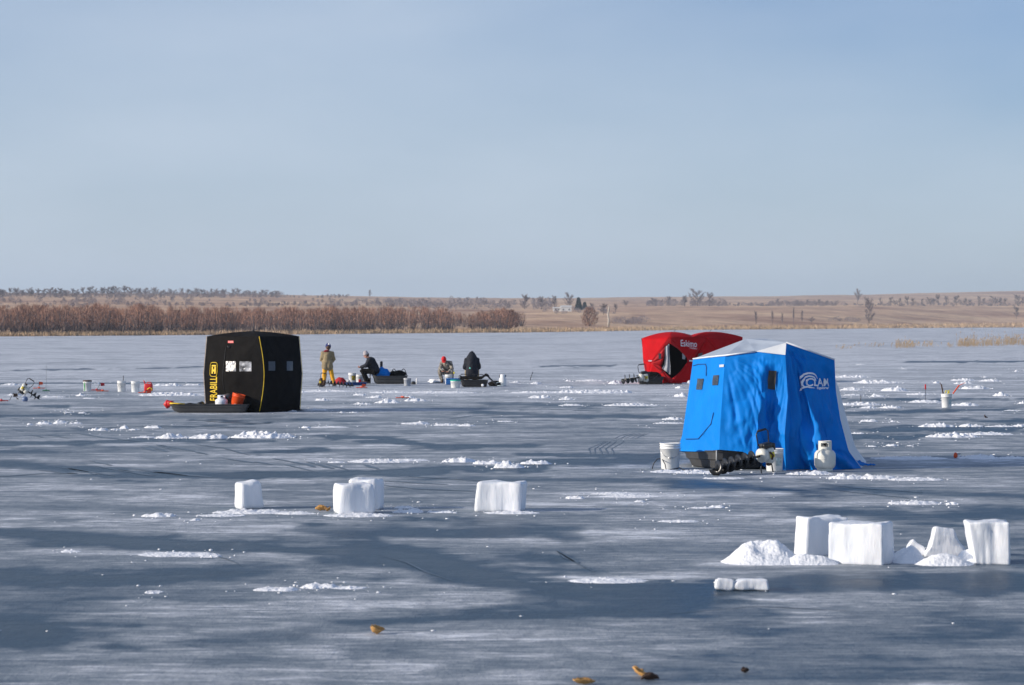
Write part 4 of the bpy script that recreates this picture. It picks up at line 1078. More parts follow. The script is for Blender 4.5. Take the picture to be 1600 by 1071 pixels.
    for txt, px0, px1, p0, p1, bo, cond in (('Eskimo', 1063, 1088, 541.5, 531.5, .0, 1), ('outdoors', 1077, 1088.5, 545, 542.2, .0, 1)):
        me = text_mesh(txt, .3, bold=bo); xs = [v.co.x for v in me.vertices]; ys = [v.co.y for v in me.vertices]; x0, x1, y0, y1 = min(xs), max(xs), min(ys), max(ys)
        def lay(x, y):
            s, t = (x-x0)/(x1-x0), (y-y0)/(y1-y0); px = lerp(px0, px1, s); py = lerp(p0, p1, t)+s*1.6
            # meet the plane of the panel
            o_ = Vector((0, 0, H))-O; d = V(px, py, 100)-o_; tt = (T-o_).dot(nn)/d.dot(nn); return o_+d*tt+nn*.03
        vs, fs = mapped(me, lay, 0); mb = MB(); mb.add(vs, fs); mb.build('lettering', M_logo, root)
red_tent()

# ------------------------------------------------------------------ blue tent
def coons(T_, B_, L_, R_):
    def pl(pts, t):
        n = len(pts)-1; i = min(n-1, int(t*n)); q = t*n-i; return pts[i].lerp(pts[i+1], q)
    c00, c10, c01, c11 = B_[0], B_[-1], T_[0], T_[-1]
    def fn(u, v):
        return pl(B_, u)*(1-v)+pl(T_, u)*v+pl(L_, v)*(1-u)+pl(R_, v)*u-(c00*(1-u)*(1-v)+c10*u*(1-v)+c01*(1-u)*v+c11*u*v)
    return fn
def blue_tent():
    O = G(1200, 733); root = thing('flip_tent', O, 0, 'bright blue wrinkled ice fishing tent with white roof beside gas cylinder', 'tent')
    def V(px, py, Y): return P(px, py, Y)-O
    def gz(px, py, z=.0): return G(px, py, z)-O
    A = V(1083, 561, 42.6); B = V(1133, 556, 41.35); Gp = V(1180, 549.5, 41.25); C = V(1228.5, 535.5, 41.15); Cb = V(1227, 555, 41.1); D = V(1304, 562, 41.38)
    L0 = V(1058, 705, 42.3); L1 = V(1124, 703, 41.05)
    def ridge(x): return 1-2*abs(noise.noise(x))
    def wr(seed, amp, anchors, damp=None):
        def d(u, v):
            s = 0
            for (au, av, f, w) in anchors:       # folds fanning out of the tension points
                ang = math.atan2((v-av), (u-au)); r = math.hypot(u-au, v-av)
                s += w*(abs(noise.noise(Vector((ang*f+seed, r*.9, seed))))*2-.5)*min(1, r*2.2)
            s += .9*(abs(noise.noise(Vector((u*3.2+v*2.2+seed, v*1.3-u*1.2, seed*2))))*2-.5)
            s += .60*(abs(noise.noise(Vector((u*8+v*5+seed, v*3.5-u*5, seed*3))))*2-.5)+.22*noise.noise(Vector((u*20+seed, v*14, seed)))
            m = min(1, 7*u, 7*(1-u))*min(1, 7*(1-v), .5+5*v)
            if damp: m *= damp(u, v)
            return s*amp*m
        return d
    def panel(fn, d, name, m, nu=50, nv=60, toward=Vector((0, -1, 0))):
        def g(u, v):
            p, n = frame_of(fn, u, v); n = n if n.dot(toward) > 0 else -n
            return p+n*d(u, v)
        mb = MB(); mb.grid(g, nu, nv); mb.build(name, m, root); return g
    left = coons([A, V(1108, 558.3, 41.95), B], [L0, V(1092, 706, 41.6), L1], [L0, V(1066, 680, 42.35), V(1074, 625, 42.45), V(1079, 590, 42.5), A], [L1, V(1126, 655, 41.1), V(1130, 600, 41.25), B])
    gl = panel(left, wr(1.3, .012, [(1, 1, 4, .5)]), 'left_wall', M_blue, 30, 50, Vector((-.8, -.6, 0)))
    midp = coons([B, Gp, V(1205, 553, 41.15), Cb], [L1, V(1160, 706, 40.95), V(1183, 718, 40.9), gz(1200, 733.5), gz(1228, 735)],
                 [L1, V(1126, 655, 41.1), V(1130, 600, 41.25), B], [gz(1228, 735), V(1226, 680, 40.95), V(1231, 620, 41.05), Cb])
    dampm = lambda u, v: 1-.85*sstep(.22, .10, abs(u-.745))*sstep(.2, .12, abs(v-.74))
    gm = panel(midp, wr(4.1, .036, [(0, 1, 5, 1.2), (1, 1, 5, .9)], dampm), 'middle_wall', M_blue, 80, 90)
    damp = lambda u, v: 1-.8*sstep(.42, .12, abs(u-.62))*sstep(.3, .12, abs(v-.74))
    right = coons([C, D], [gz(1228, 735), gz(1255, 733.8), gz(1285, 735), gz(1315, 734), gz(1346, 732)],
                  [gz(1228, 735), V(1226, 680, 40.95), V(1231, 620, 41.05), Cb, C], [gz(1346, 732), V(1326, 705, 41.4), V(1313, 655, 41.5), V(1306, 610, 41.6), D])
    gr = panel(right, wr(7.7, .07, [(0, 1, 6, 1.3), (1, 1, 6, .9)], damp), 'right_wall', M_blue, 90, 100)
    # hidden walls
    E = V(1292, 563, 43.8); Fp = V(1135, 560, 44.3)
    sidew = coons([D, E], [gz(1341, 731), V(1350, 727, 43.2)], [gz(1341, 731), V(1333, 700, 41.6), V(1316, 650, 41.9), D], [V(1350, 727, 43.2), E])
    mb = MB(); mb.grid(coons([D, E], [gz(1346, 732), gz(1354, 722)], [gz(1346, 732), V(1326, 705, 41.4), V(1313, 655, 41.5), V(1306, 610, 41.6), D], [gz(1354, 722), V(1337, 700, 43.2), V(1322, 650, 43.4), V(1310, 605, 43.6), E]), 12, 30); mb.build('side_wall', M_roof, root)
    mb = MB(); mb.grid(coons([E, Fp], [gz(1354, 722), V(1125, 718, 44.5)], [gz(1354, 722), V(1337, 700, 43.2), V(1322, 650, 43.4), V(1310, 605, 43.6), E], [V(1125, 718, 44.5), Fp]), 12, 20); mb.grid(coons([Fp, A], [V(1125, 718, 44.5), L0], [V(1125, 718, 44.5), Fp], [L0, V(1066, 680, 42.35), V(1074, 625, 42.45), V(1079, 590, 42.5), A]), 12, 40); mb.build('back_wall', M_blue, root)
    # roof: white tarpaulin pulled over the poles
    R1 = V(1166, 529.5, 42.7); R2 = V(1200, 529.5, 42.6)
    mb = MB()
    def tri(a, b, c, n=12, amp=.02):
        vs = []; idx = {}
        for i in range(n+1):
            for j in range(n+1-i):
                w0, w1 = i/n, j/n; w2 = 1-w0-w1; p = a*w0+b*w1+c*w2; e = min(w0, w1, w2)*3
                idx[(i, j)] = len(vs); vs.append(p+Vector((0, 0, 1))*(-amp*.8*min(1, e)+amp*noise.noise(p*3.3)*min(1, e*2)))
        fs = []
        for i in range(n):
            for j in range(n-i):
                fs.append((idx[(i, j)], idx[(i+1, j)], idx[(i, j+1)]))
                if i+j < n-1: fs.append((idx[(i+1, j)], idx[(i+1, j+1)], idx[(i, j+1)]))
        mb.add(vs, fs, True)
    for q in ((A, B, R1), (B, Gp, R1), (Gp, C, R1), (R1, C, R2), (R2, C, D), (R2, D, E), (R2, E, Fp), (R1, R2, Fp), (R1, Fp, A)): tri(*q)
    mb.build('roof', mat('roof_tarpaulin', (.38, .43, .50), .5, .06, 3, bump=.004, bscale=14), root)
    mb = MB(); tri(Gp+Vector((0, -.01, 0)), C+Vector((0, -.012, 0)), Cb+Vector((0, -.012, 0)), 10, .03); mb.build('roof_gusset', M_roof, root)
    mb = MB(); mb.tube([A+Vector((0, -.01, 0)), V(1108, 558, 41.93), B+Vector((0, -.015, .005)), Gp+Vector((0, -.015, 0))], .014, 6); mb.tube([C, D], .014, 6); mb.build('roof_piping', mat('pale_piping', (.75, .77, .8), .5), root)
    mb = MB(); mb.add([V(1228, 540, 41.1), V(1262, 549, 41.5), V(1296, 559.5, 41.85), V(1295, 562, 41.8), V(1262, 553, 41.4), V(1229, 545, 41.05)], [(0, 1, 4, 5), (1, 2, 3, 4)]); 
    # windows
    def pq(g, u0, u1, v0, v1, off, name, m, tw, nu=6, nv=8):
        mb = MB(); patch_quad(mb, g, u0, u1, v0, v1, off, nu, nv, tw); return mb.build(name, m, root)
    tl = Vector((-.8, -.6, 0)); tf = Vector((0, -1, 0))
    pq(gl, .22, .40, .615, .735, .010, 'window', M_clear, tl); pq(gl, .70, .86, .655, .77, .010, 'window', M_clear, tl)
    mb = MB(); quad_on(mb, gm, [(1200, 579), (1214, 579.5), (1212, 609), (1199, 608)], O, .022, 8, 12, tf, .03); mb.build('window', M_blackp, root)
    pq(gl, .86, 1.0, .865, .895, .012, 'reflector', mat('reflective_strip', (.6, .62, .65), .3), tl)
    mb = MB(); mb.tube([gl(u, v)+tl*.01 for u, v in ((.05, .905), (.2, .92), (.42, .915), (.46, .87), (.45, .82), (.46, .77))], .007, 5); mb.tube([gl(u, v)+tl*.012 for u, v in ((.15, .175), (.45, .165), (.75, .30), (.80, .4))], .007, 5); mb.build('door_zip', M_bluedk, root)
    # lettering and spiral emblem on the right wall
    def U(px): return (px-1229)/(1309-1229)
    def Vv(py): return (735-py)/(735-553)
    def put(px, py, off=.03):
        u, v = invert(right, px, py, O); p, n = frame_of(gr, u, v, .04); n = n if n.y < 0 else -n
        return p+n*off
    for txt, px0, px1, p0, p1, bo, skx in (('CLAM', 1260, 1294.5, 604.5, 591.5, .006, 1.5), ('Explorer', 1274, 1294, 610.0, 604.8, .012, .6)):
        me = text_mesh(txt, .3, bold=bo); xs = [v.co.x for v in me.vertices]; ys = [v.co.y for v in me.vertices]; x0, x1, y0, y1 = min(xs), max(xs), min(ys), max(ys)
        vs, fs = mapped(me, lambda x, y: put(lerp(px0, px1, (x-x0)/(x1-x0)), lerp(p0, p1, (y-y0)/(y1-y0))), 1)
        mb = MB(); mb.add(vs, fs); mb.build('lettering', M_logo, root)
    mb = MB()
    for (cx, cy, r0, w_, a0, a1) in ((1263, 597, 13.6, 3.2, 20, 235), (1263.5, 598, 9.6, 2.5, 10, 225), (1264.5, 599, 6.2, 1.8, 0, 225)):
        n = 26; vs = []
        for i in range(n+1):
            t = i/n; a = R(lerp(a0, a1, t)); ww = w_*math.sin(PI*(.06+.9*t))**.6
            for rr in (r0-ww*.5, r0+ww*.5): vs.append(put(cx+rr*math.cos(a), cy-rr*math.sin(a)*.98, .031))
        mb.add(vs, [(2*i, 2*i+1, 2*i+3, 2*i+2) for i in range(n)])
    n = 20; vs = []
    for i in range(n+1):                          # fish-like swoosh under the spiral
        t = i/n; px = lerp(1249, 1271, t); c = 607.5+2.2*math.sin(t*PI*1.2+2.6); w_ = 2.6*math.sin(PI*min(.97, .2+.78*t))**.8+(1.6 if t < .12 else 0)
        vs += [put(px, c-w_*.55, .033), put(px, c+w_*.55, .033)]
    mb.add(vs, [(2*i, 2*i+1, 2*i+3, 2*i+2) for i in range(n)])
    mb.build('emblem', M_logo, root)
    # blue skirt tail at right
    mb = MB()
    def tail(u, v):
        p = (gz(1336, 731.5)).lerp(gz(1368, 729.8), u); return p+Vector((0, -.25*(1-u)*v+.12*v, .02+.10*(1-u)**1.5*(1-abs(2*v-1))+.03*(.5+noise.noise(Vector((u*7, v*6, 3))))))
    mb.grid(tail, 18, 8); mb.build('skirt', M_blue, root, solid=.006)
    mb = MB(); q = gz(1323, 733.5); mb.tube([q, q+Vector((.03, 0, .06))], .008, 5); mb.build('ground_stake', M_metal, root)
    # sled tub under the left half
    mb = MB()
    S = [(V(1062, 704, 42.25), gz(1071, 735.0)+Vector((0, .9, .0))), (V(1119, 704, 41.08), gz(1110, 736.5)), (V(1204, 705, 41.3), gz(1205, 734)), (V(1150, 704, 42.6), V(1150, 730, 42.6))]
    S[0] = (S[0][0], Vector((S[0][0].x+.12, S[0][0].y-.05, 0))); S[1] = (S[1][0], Vector((S[1][0].x+.0, S[1][0].y+.09, 0))); S[2] = (S[2][0], Vector((S[2][0].x-.05, S[2][0].y+.05, 0))); S[3] = (S[3][0], Vector((S[3][0].x, S[3][0].y-.1, 0)))
    levels = [1, .93, .92, .52, .47, .08, 0]; infl = [1.0, 1.0, .96, .985, .93, .93, .86]
    cen = sum((s[0] for s in S), Vector())/4; vs = []
    for lv, inf in zip(levels, infl):
        ring = []
        for i in range(4):
            a_, b_ = S[i], S[(i+1) % 4]
            for j in range(8):
                t = j/8; top = a_[0].lerp(b_[0], t); bot = a_[1].lerp(b_[1], t); p = bot.lerp(top, lv); c = Vector((cen.x, cen.y, p.z))
                ring.append(c+(p-c)*inf)
        # round the corners
        rr = [(ring[i-1]+ring[i]*2+ring[(i+1) % len(ring)])/4 for i in range(len(ring))]; vs += rr
    n = 32; fs = []
    for i in range(len(levels)-1):
        for k in range(n): k2 = (k+1) % n; fs.append((i*n+k, i*n+k2, (i+1)*n+k2, (i+1)*n+k))
    fs += [tuple(range(n)), tuple(range((len(levels)-1)*n, len(levels)*n))[::-1]]
    mb.add(vs, fs, False); mb.build('sled_base', M_grey, root)
    mb = MB(); mb.tube([V(1119.5, 704, 40.98), V(1119.5, 722, 41.0)], .010, 6); mb.build('sled_strap', mat('pale_strap', (.5, .5, .48), .5), root)
blue_tent()
make_bucket('bucket', 'white bucket with wire handle left of the black sled under the blue tent', G(1047, 733), 0, .42, .165, M_white)
make_bucket('bucket', 'white bucket standing against the blue tent behind the auger engine', G(1211, 737)+Vector((0, .1, 0)), .3, .36, .145, M_white, handle=False, band=(.25, .62, 4.5, 5.3), bandcol=mat('faded_print', (.45, .55, .55), .6, .3, 20))
make_tank('gas_cylinder', G(1289, 737.5), 'large cream gas cylinder standing on snow in front of the blue tent', 1.08, M_offw, rz=-.15)
make_auger('power auger lying beside the black sled of the blue tent, its bit toward the left', P(1190, 712, 40.2), (R(0), R(80), R(38)), .95, L_=1.08)
mb = MB(); pts = []
for px, py, z in ((1019, 733, 0), (1021, 733, .08), (1027, 733, .16), (1034, 733, .17), (1039, 735, .10), (1041, 737, .02), (1050, 736.5, .03), (1062, 735.5, .045), (1070, 737, .02), (1078, 737, .02)): pts.append(G(px, py, z))
tag(mb.build('cable', M_cable) if False else (mb.tube(pts, .008, 6) or mb.build('cable', M_cable)), 'thin black cable looping over the ice by the white bucket left of the blue tent', 'cable')

# ------------------------------------------------------------------ auger and gear by the red tent
make_auger('power auger lying left of the red tent with engine upright', P(1001, 590, 98.5), (R(5), R(84), R(20)), 1.2, M_offw, .15, .62)
sl2 = make_sled('cargo_sled', 'low black sled in front of the open door of the red tent', G(1016, 600.5), R(6), 1.0, .6, .30, M_blackp)
soft('gear_bag', 'black gear bag piled in the sled before the red tent', 'bag', G(1017, 600.5, .2), (.42, .25, .16), M_black, 9)

# ------------------------------------------------------------------ tip-ups, buckets at far left and right
def tipup(px, py, label, flag=M_orange, h=.42, lean=.3, col=M_orange, base=True, rz=.3, fl=True, group=None, rod=.009):
    root = thing('tip_up', G(px, py), rz, label, 'tip-up', group)
    if base:
        mb = MB(); mb.box((0, 0, .03), (.42, .045, .028), bev=.006); mb.box((0, 0, .06), (.045, .30, .028), bev=.006); mb.build('cross_base', col, root)
    mb = MB(); mb.tube([(0, 0, .0), (lean*h*.5, 0, h*.55), (lean*h, 0, h)], rod, 6); mb.build('rod', M_steelblk, root)
    if fl:
        mb = MB(); x, z = lean*h, h
        mb.add([(x, 0, z), (x+.13, .01, z-.01), (x+.14, .0, z-.10), (x, 0, z-.12)], [(0, 1, 2, 3)]); mb.build('flag', flag, root, solid=.003)
    return root
g = 'tip-ups set over fishing holes'
tipup(2, 628, 'red tip-up cut by the left edge of the photo', M_redp, .1, 0, M_redp, True, fl=False)
tipup(15, 626, 'dark tip-up arm left of the power auger', M_brown, .22, .5, M_blackp, False, fl=True)
tipup(61, 608, 'orange tip-up with black knob right of the power auger', M_orange, .26, .0, M_orange, True)
r_ = tipup(72, 612, 'thin upright rod with a small green base right of the power auger', M_green, .9, .02, M_green, True, fl=False, rod=.006)
r_.scale = (.6, .6, 1)
tipup(151, 611, 'red tip-up with bent arm right of the striped bucket', M_redp, .28, .5, M_redp, True)
tipup(160, 612.5, 'orange red tip-up lying flat right of the striped bucket', M_redp, .08, .5, M_orange, True, fl=False)
make_auger('power auger standing at the left edge with its bit pointing right', P(42, 611, 79.5), (R(10), R(-55), R(-10)), .9, M_offw, .14, .55)
soft('tackle_box', 'small blue box under the power auger at the left edge', 'box', G(39, 627.5), (.09, .08, .09), mat('pale_blue_plastic', (.12, .17, .30), .4), 4, amp=.05)
make_bucket('bucket', 'white bucket with green stripe and dark rim, leftmost bucket on the ice', G(136.5, 611.5), 0, .36, .145, M_white, band=(.02, .86, 3.85, 4.25), bandcol=M_green, lid=M_brown, handle=False)
bk1 = make_bucket('bucket', 'plain white bucket with a rod standing in it, left one of the pair', G(190, 612.3), 0, .38, .15, M_white, 'pair of white buckets left of the black tent', handle=True)
dup(bk1, G(211.5, 613), 1.2, 'plain white bucket, right one of the pair next to the red can')
mb = MB(); mb.tube([(0, 0, 0), (.01, 0, .22)], .012, 6); tag(mb.build('fishing_rod', M_cable, None, G(192.5, 612.2, .33)), 'short dark rod sticking out of the left white bucket of the pair', 'fishing rod')
gc = thing('fuel_can', G(232, 611.5), -.1, 'red fuel can standing right of the pair of white buckets', 'fuel can')
mb = MB(); mb.box((0, 0, .13), (.29, .18, .26), bev=.05); mb.build('tank', M_redp, gc)
mb = MB(); mb.tube([(-.06, 0, .27), (-.02, 0, .31), (.08, 0, .3), (.12, 0, .25)], .018, 6); mb.build('handle', M_redp, gc)
mb = MB(); mb.tube([(-.12, 0, .24), (-.15, 0, .33), (-.17, 0, .38)], [.025, .02, .014], 8); mb.build('spout', M_redp, gc)
mb = MB(); mb.tube([(-.02, -.1, .06), (.06, -.1, .12), (.14, -.1, .10), (.14, -.1, .03)], .016, 6); mb.build('strap', M_yellow, gc)
tipup(226, 615, 'orange tip-up lying on slush in front of the red fuel can', M_orange, .1, .8, M_orange, True)
# right side
bk2 = make_bucket('bucket', 'lone white bucket holding orange tip-ups on the ice at right', G(1479, 637.3), .4, .39, .15, M_white, handle=False, band=(.25, .6, 4.6, 5.4), bandcol=mat('faded_print', (.5, .5, .5), .6))
bz = G(1479, 637.3, .3)
for dx, lx, lb, mm in ((-.07, -.06, 'brown tip-up leaning left in the lone white bucket', M_brown), (.0, .05, 'yellow green tip-up in the middle of the lone white bucket', M_yellow), (.09, .22, 'orange tip-up leaning far right from the lone white bucket', M_orange)):
    root = thing('tip_up', bz+Vector((dx, 0, 0)), 0, lb, 'tip-up')
    mb = MB(); L3 = .30 if mm is not M_yellow else .15
    mb.box((lx*.8, 0, L3*.7), (.035, .03, L3), Matrix.Rotation(math.atan2(lx, L3), 3, 'Y'), .006); mb.build('arm', mm, root)
    mb = MB(); mb.tube([(lx, 0, L3), (lx*2.0, 0, L3*1.35)], .008, 5)
    if mm is M_yellow: mb.tube([(-.04, 0, .1), (-.03, 0, .17), (.06, 0, .17), (.08, 0, .1)], .014, 6)
    mb.build('wire', mm, root)
tipup(1446, 625, 'dark red upright tip-up left of the lone white bucket', M_redp, .46, .0, M_redp, False, rz=0, fl=False, rod=.007)
mb = MB(); mb.box((0, 0, .40), (.045, .03, .16), bev=.01); mb.build('arm', M_redp, [o for o in COL.objects if o.get('label') == 'dark red upright tip-up left of the lone white bucket'][0])
tipup(1345, 633, 'small orange marker stick right of the blue tent', M_orange, .30, .0, M_orange, False, fl=False)
fl_ = thing('float', G(1493, 716), 0, 'round orange float resting by a snow heap right of the blue tent', 'float')
mb = MB(); mb.ell((0, 0, .045), (.035, .035, .055)); mb.build('ball', M_orange, fl_)
mb = MB(); mb.tube([(0, 0, .09), (0, 0, .11)], .006, 6); mb.build('stem', M_white, fl_)
cp = thing('cup', G(1498, 716), 0, 'small white cup with dark rim beside the orange float', 'cup')
mb = MB(); mb.lathe([(0, 0), (.022, 0), (.03, .07), (.026, .07), (.02, .01), (0, .01)], n=14); mb.build('body', M_white, cp)
mb = MB(); mb.lathe([(0, .078), (.032, .078), (.032, .068)], n=14); mb.build('lid', M_cable, cp)
tipup(828, 595, 'thin black tip-up standing on snow right of the gas cylinder', M_blackp, .36, .35, M_blackp, False, fl=False, rod=.014)
tipup(565, 607, 'small orange tip-up on the snow in front of the white buckets and blue case', M_orange, .16, .1, M_orange, True)
tipup(629, 623, 'pinkish red marker lying on snow in front of the sled with the blue bundle', M_redp, .05, .1, M_orange, True, fl=False)

# ------------------------------------------------------------------ people
def fist(mb, w, d, side=1, curl=1.1, s=1.0, facing=Vector((0, 0, -1))):
    """palm and five separate curled fingers growing from the wrist w along d"""
    d = d.normalized(); a = d.cross(facing).normalized(); n = a.cross(d).normalized()
    pc = w+d*.045*s; rot = Matrix((a, d, n)).transposed()
    mb.ell(pc, (.042*s, .05*s, .018*s), rot, 10, 7)
    for i, (off, ln) in enumerate(((-.030, .068), (-.010, .078), (.011, .072), (.031, .056))):
        p = w+d*.085*s+a*off*s*side; q = p; pts = [p-d*.015*s]
        for j in range(1, 4):
            th = curl*j*.55; q = q+(d*math.cos(th)+n*(-math.sin(th)))*ln*s*[.45, .32, .25][j-1]; pts.append(q)
        mb.tube(pts, [.0095*s, .009*s, .008*s, .0065*s], 6)
    p = w+d*.03*s-a*.035*s*side
    mb.tube([p, p+(-a*side*.6+d*.7)*.035*s, p+(-a*side*.2+d*.9-n*.4)*.065*s], [.012*s, .010*s, .008*s], 6)
def person(name_label, loc, rz, J, cloth, hatfn=None, sc=1.0, hood=None, head_tilt=0.0, extra=None, jacket_len=None):
    root = thing('person', loc, rz, name_label, 'person', scale=sc)
    pel, che, nek, hed = [Vector(J[k]) for k in ('pelvis', 'chest', 'neck', 'head')]
    mb = MB()
    mb.cap(pel, che, .12, .13); mb.cap(che, nek, .11, .06); mb.cap(nek, hed-Vector((0, 0, .03)), .055, .055)
    ht = Matrix.Rotation(head_tilt, 3, 'X')
    mb.ell(hed+ht@Vector((0, 0, .02)), (.078, .098, .108), ht); mb.ell(hed+ht@Vector((0, .03, -.055)), (.058, .062, .055), ht)
    for s in 'LR':
        sg = -1 if s == 'L' else 1
        sh, el, wr_, hp, kn, an = [Vector(J[k+s]) for k in ('sh', 'el', 'wr', 'hip', 'knee', 'ank')]
        mb.cap(sh, el, .05, .038); mb.cap(el, wr_, .038, .027); mb.cap(hp, kn, .078, .055); mb.cap(kn, an, .053, .036); mb.cap(che+Vector((0, 0, .05)), sh, .07, .05)
    body = mb.build('body', M_skin, None, remesh=.016)
    # face, ears and hands are merged into the same body mesh
    f = MB(); f.v = [v.co.copy() for v in body.data.vertices]; f.f = [tuple(p.vertices) for p in body.data.polygons]; f.sm = [True]*len(f.f); f.mi = [0]*len(f.f)
    bpy.data.objects.remove(body)
    f.ell(hed+ht@Vector((0, .105, -.012)), (.013, .02, .024), ht, 8, 6)
    for sg in (-1, 1): f.ell(hed+ht@Vector((sg*.078, 0, -.005)), (.012, .02, .032), ht, 8, 6)
    f.ell(hed+ht@Vector((0, .092, -.055)), (.026, .01, .007), ht, 8, 5)
    f.cur = 1
    for sg in (-1, 1): f.ell(hed+ht@Vector((sg*.032, .086, .014)), (.013, .008, .008), ht, 8, 6)
    f.cur = 0
    for s in 'LR':
        el, wr_ = Vector(J['el'+s]), Vector(J['wr'+s]); fist(f, wr_, (wr_-el), 1 if s == 'L' else -1)
    f.build('body', [M_skin, M_cable], root)
    # jacket
    mb = MB(); thick = cloth.get('bulk', 1.0)
    mb.cap(pel+Vector((0, 0, .03)), che, .155*thick, .165*thick)
    for sg, s in ((-1, 'L'), (1, 'R')):
        sh, el, wr_ = [Vector(J[k+s]) for k in ('sh', 'el', 'wr')]
        mb.cap(che+Vector((0, 0, .06)), sh, .12*thick, .082*thick); mb.cap(che-(che-pel)*.4, sh-Vector((0, 0, .1)), .12*thick, .08*thick)
        mb.cap(sh, el, .078*thick, .062*thick); mb.cap(el, wr_-(wr_-el).normalized()*.01, .062*thick, .045*thick)
    mb.cap(che+(nek-che)*.4, nek-Vector((0, 0, .02)), .09*thick, .075)
    if jacket_len:
        for sg in (-1, 1): mb.cap(pel+Vector((sg*.06, 0, .05)), pel+Vector((sg*.075, 0, -jacket_len)), .15, .145)
    o = mb.build('jacket', cloth['jacket'], root, remesh=.02)
    for v in o.data.vertices: v.co += v.normal*(.014*noise.noise(v.co*9+Vector((sc*7, 0, 0)))+.006*noise.noise(v.co*26))
    mb = MB()
    mb.cap(Vector(J['hipL']), Vector(J['hipR']), .115, .115)
    for s in 'LR':
        hp, kn, an = [Vector(J[k+s]) for k in ('hip', 'knee', 'ank')]
        mb.cap(hp, kn, .108, .085); mb.cap(kn, an+(kn-an)*.05, .085, .075)
    o = mb.build('trousers', cloth['trousers'], root, remesh=.02)
    for v in o.data.vertices: v.co += v.normal*(.012*noise.noise(v.co*10+Vector((3, 0, 0)))+.005*noise.noise(v.co*26))
    for s in 'LR':
        an = Vector(J['ank'+s]); fd = Vector(J.get('foot'+s, (0, 1, 0))).normalized()
        mb = MB(); mb.cap(an+Vector((0, 0, .06)), an+Vector((0, 0, -.02)), .062, .058); mb.cap(an+Vector((0, 0, -.035)), an+fd*.15+Vector((0, 0, -.045)), .055, .045)
        mb.build('boot', cloth['boot'], root, remesh=.015)
    mb = MB(); mb.ell(hed+ht@Vector((0, -.018, .02)), (.088, .094, .11), ht); mb.build('hair', M_brown, root)
    if hatfn: hatfn(root, hed, ht)
    if extra: extra(root, J)
    return root
def beanie(m, pom=None, brim=None, h=.12):
    def fn(root, hed, ht):
        mb = MB(); mb.lathe([(.093, -.005), (.102, .0), (.104, .03), (.1, .07), (.075, .125), (.035, .155), (0, .162)], (0, 0, 0), 20, ht); mb.v = [hed+v+ht@Vector((0, 0, .02)) for v in mb.v]
        mb.build('hat', m, root)
        if pom: mb = MB(); mb.ell(hed+ht@Vector((pom[1], pom[2], pom[3])), (.04, .04, .04)); mb.build('pom_pom', pom[0], root)
        if brim: mb = MB(); mb.ell(hed+ht@Vector((0, .13, .035)), (.075, .075, .012), ht); mb.build('cap_brim', brim, root)
    return fn
# 1: standing angler, seen from behind
def p1x(root, J):
    mb = MB(); mb.ell((-.03, -.03, 1.33), (.10, .09, .05)); mb.ell((-.09, -.04, 1.31), (.05, .05, .045)); mb.build('scarf', M_maroon, root, remesh=.012)
J1 = dict(pelvis=(0, 0, .84), chest=(0, 0, 1.16), neck=(.01, .02, 1.33), head=(.03, .05, 1.45), shL=(-.17, 0, 1.25), elL=(-.235, .05, 1.0), wrL=(-.12, .24, .92), shR=(.17, 0, 1.25), elR=(.25, .06, 1.02), wrR=(.16, .26, .90),
          hipL=(-.08, 0, .82), kneeL=(-.115, .03, .46), ankL=(-.13, -.02, .11), hipR=(.08, 0, .82), kneeR=(.16, .05, .46), ankR=(.235, .0, .11), footL=(-.3, 1, 0), footR=(.35, 1, 0))
person('angler standing with back turned in tan jacket and golden yellow trousers', G(511.5, 604.5), .05, J1, dict(jacket=M_tan, trousers=M_gold, boot=M_brown, bulk=.98), beanie(M_hatb, (M_white, .03, -.08, .115)), 1.0, extra=p1x, jacket_len=.1, head_tilt=-.25)
# 2: seated angler in profile facing left
J2 = dict(pelvis=(0, -.06, .50), chest=(0, .10, .83), neck=(0, .19, 1.0), head=(0, .27, 1.10), shL=(-.17, .12, .93), elL=(-.22, .28, .70), wrL=(-.08, .47, .66), shR=(.17, .12, .93), elR=(.22, .28, .70), wrR=(.06, .48, .64),
          hipL=(-.1, -.02, .46), kneeL=(-.12, .42, .52), ankL=(-.12, .26, .11), hipR=(.1, -.02, .46), kneeR=(.12, .44, .50), ankR=(.12, .20, .11))
person('seated angler in dark clothes facing left with bare hands on the knees', G(577.5, 600.3)+Vector((.15, 0, 0)), R(90), J2, dict(jacket=M_navy, trousers=M_black, boot=M_brown, bulk=1.22), beanie(M_hatp), 1.02, head_tilt=-.35)
# 3: seated angler, camouflage and red cap
J3 = dict(pelvis=(.08, -.10, .46), chest=(.03, .08, .73), neck=(-.01, .20, .88), head=(-.07, .30, .93), shL=(-.15, .10, .81), elL=(-.23, .26, .58), wrL=(-.13, .42, .50), shR=(.19, .10, .81), elR=(.27, .26, .56), wrR=(.12, .44, .47),
          hipL=(-.04, -.04, .42), kneeL=(-.24, .36, .48), ankL=(-.14, .38, .10), hipR=(.18, -.04, .42), kneeR=(.26, .36, .46), ankR=(.24, .36, .10))
# local +y turned to face the camera: mirror x by the 180 degree turn
person('seated angler in camouflage suit and red cap leaning over the ice', G(696.5, 598.8), R(180), {k: (-v[0], v[1], v[2]) for k, v in J3.items()}, dict(jacket=M_camo, trousers=M_camo, boot=M_brown, bulk=1.1), beanie(M_hatr, None, M_hatr), .98, head_tilt=-.75)
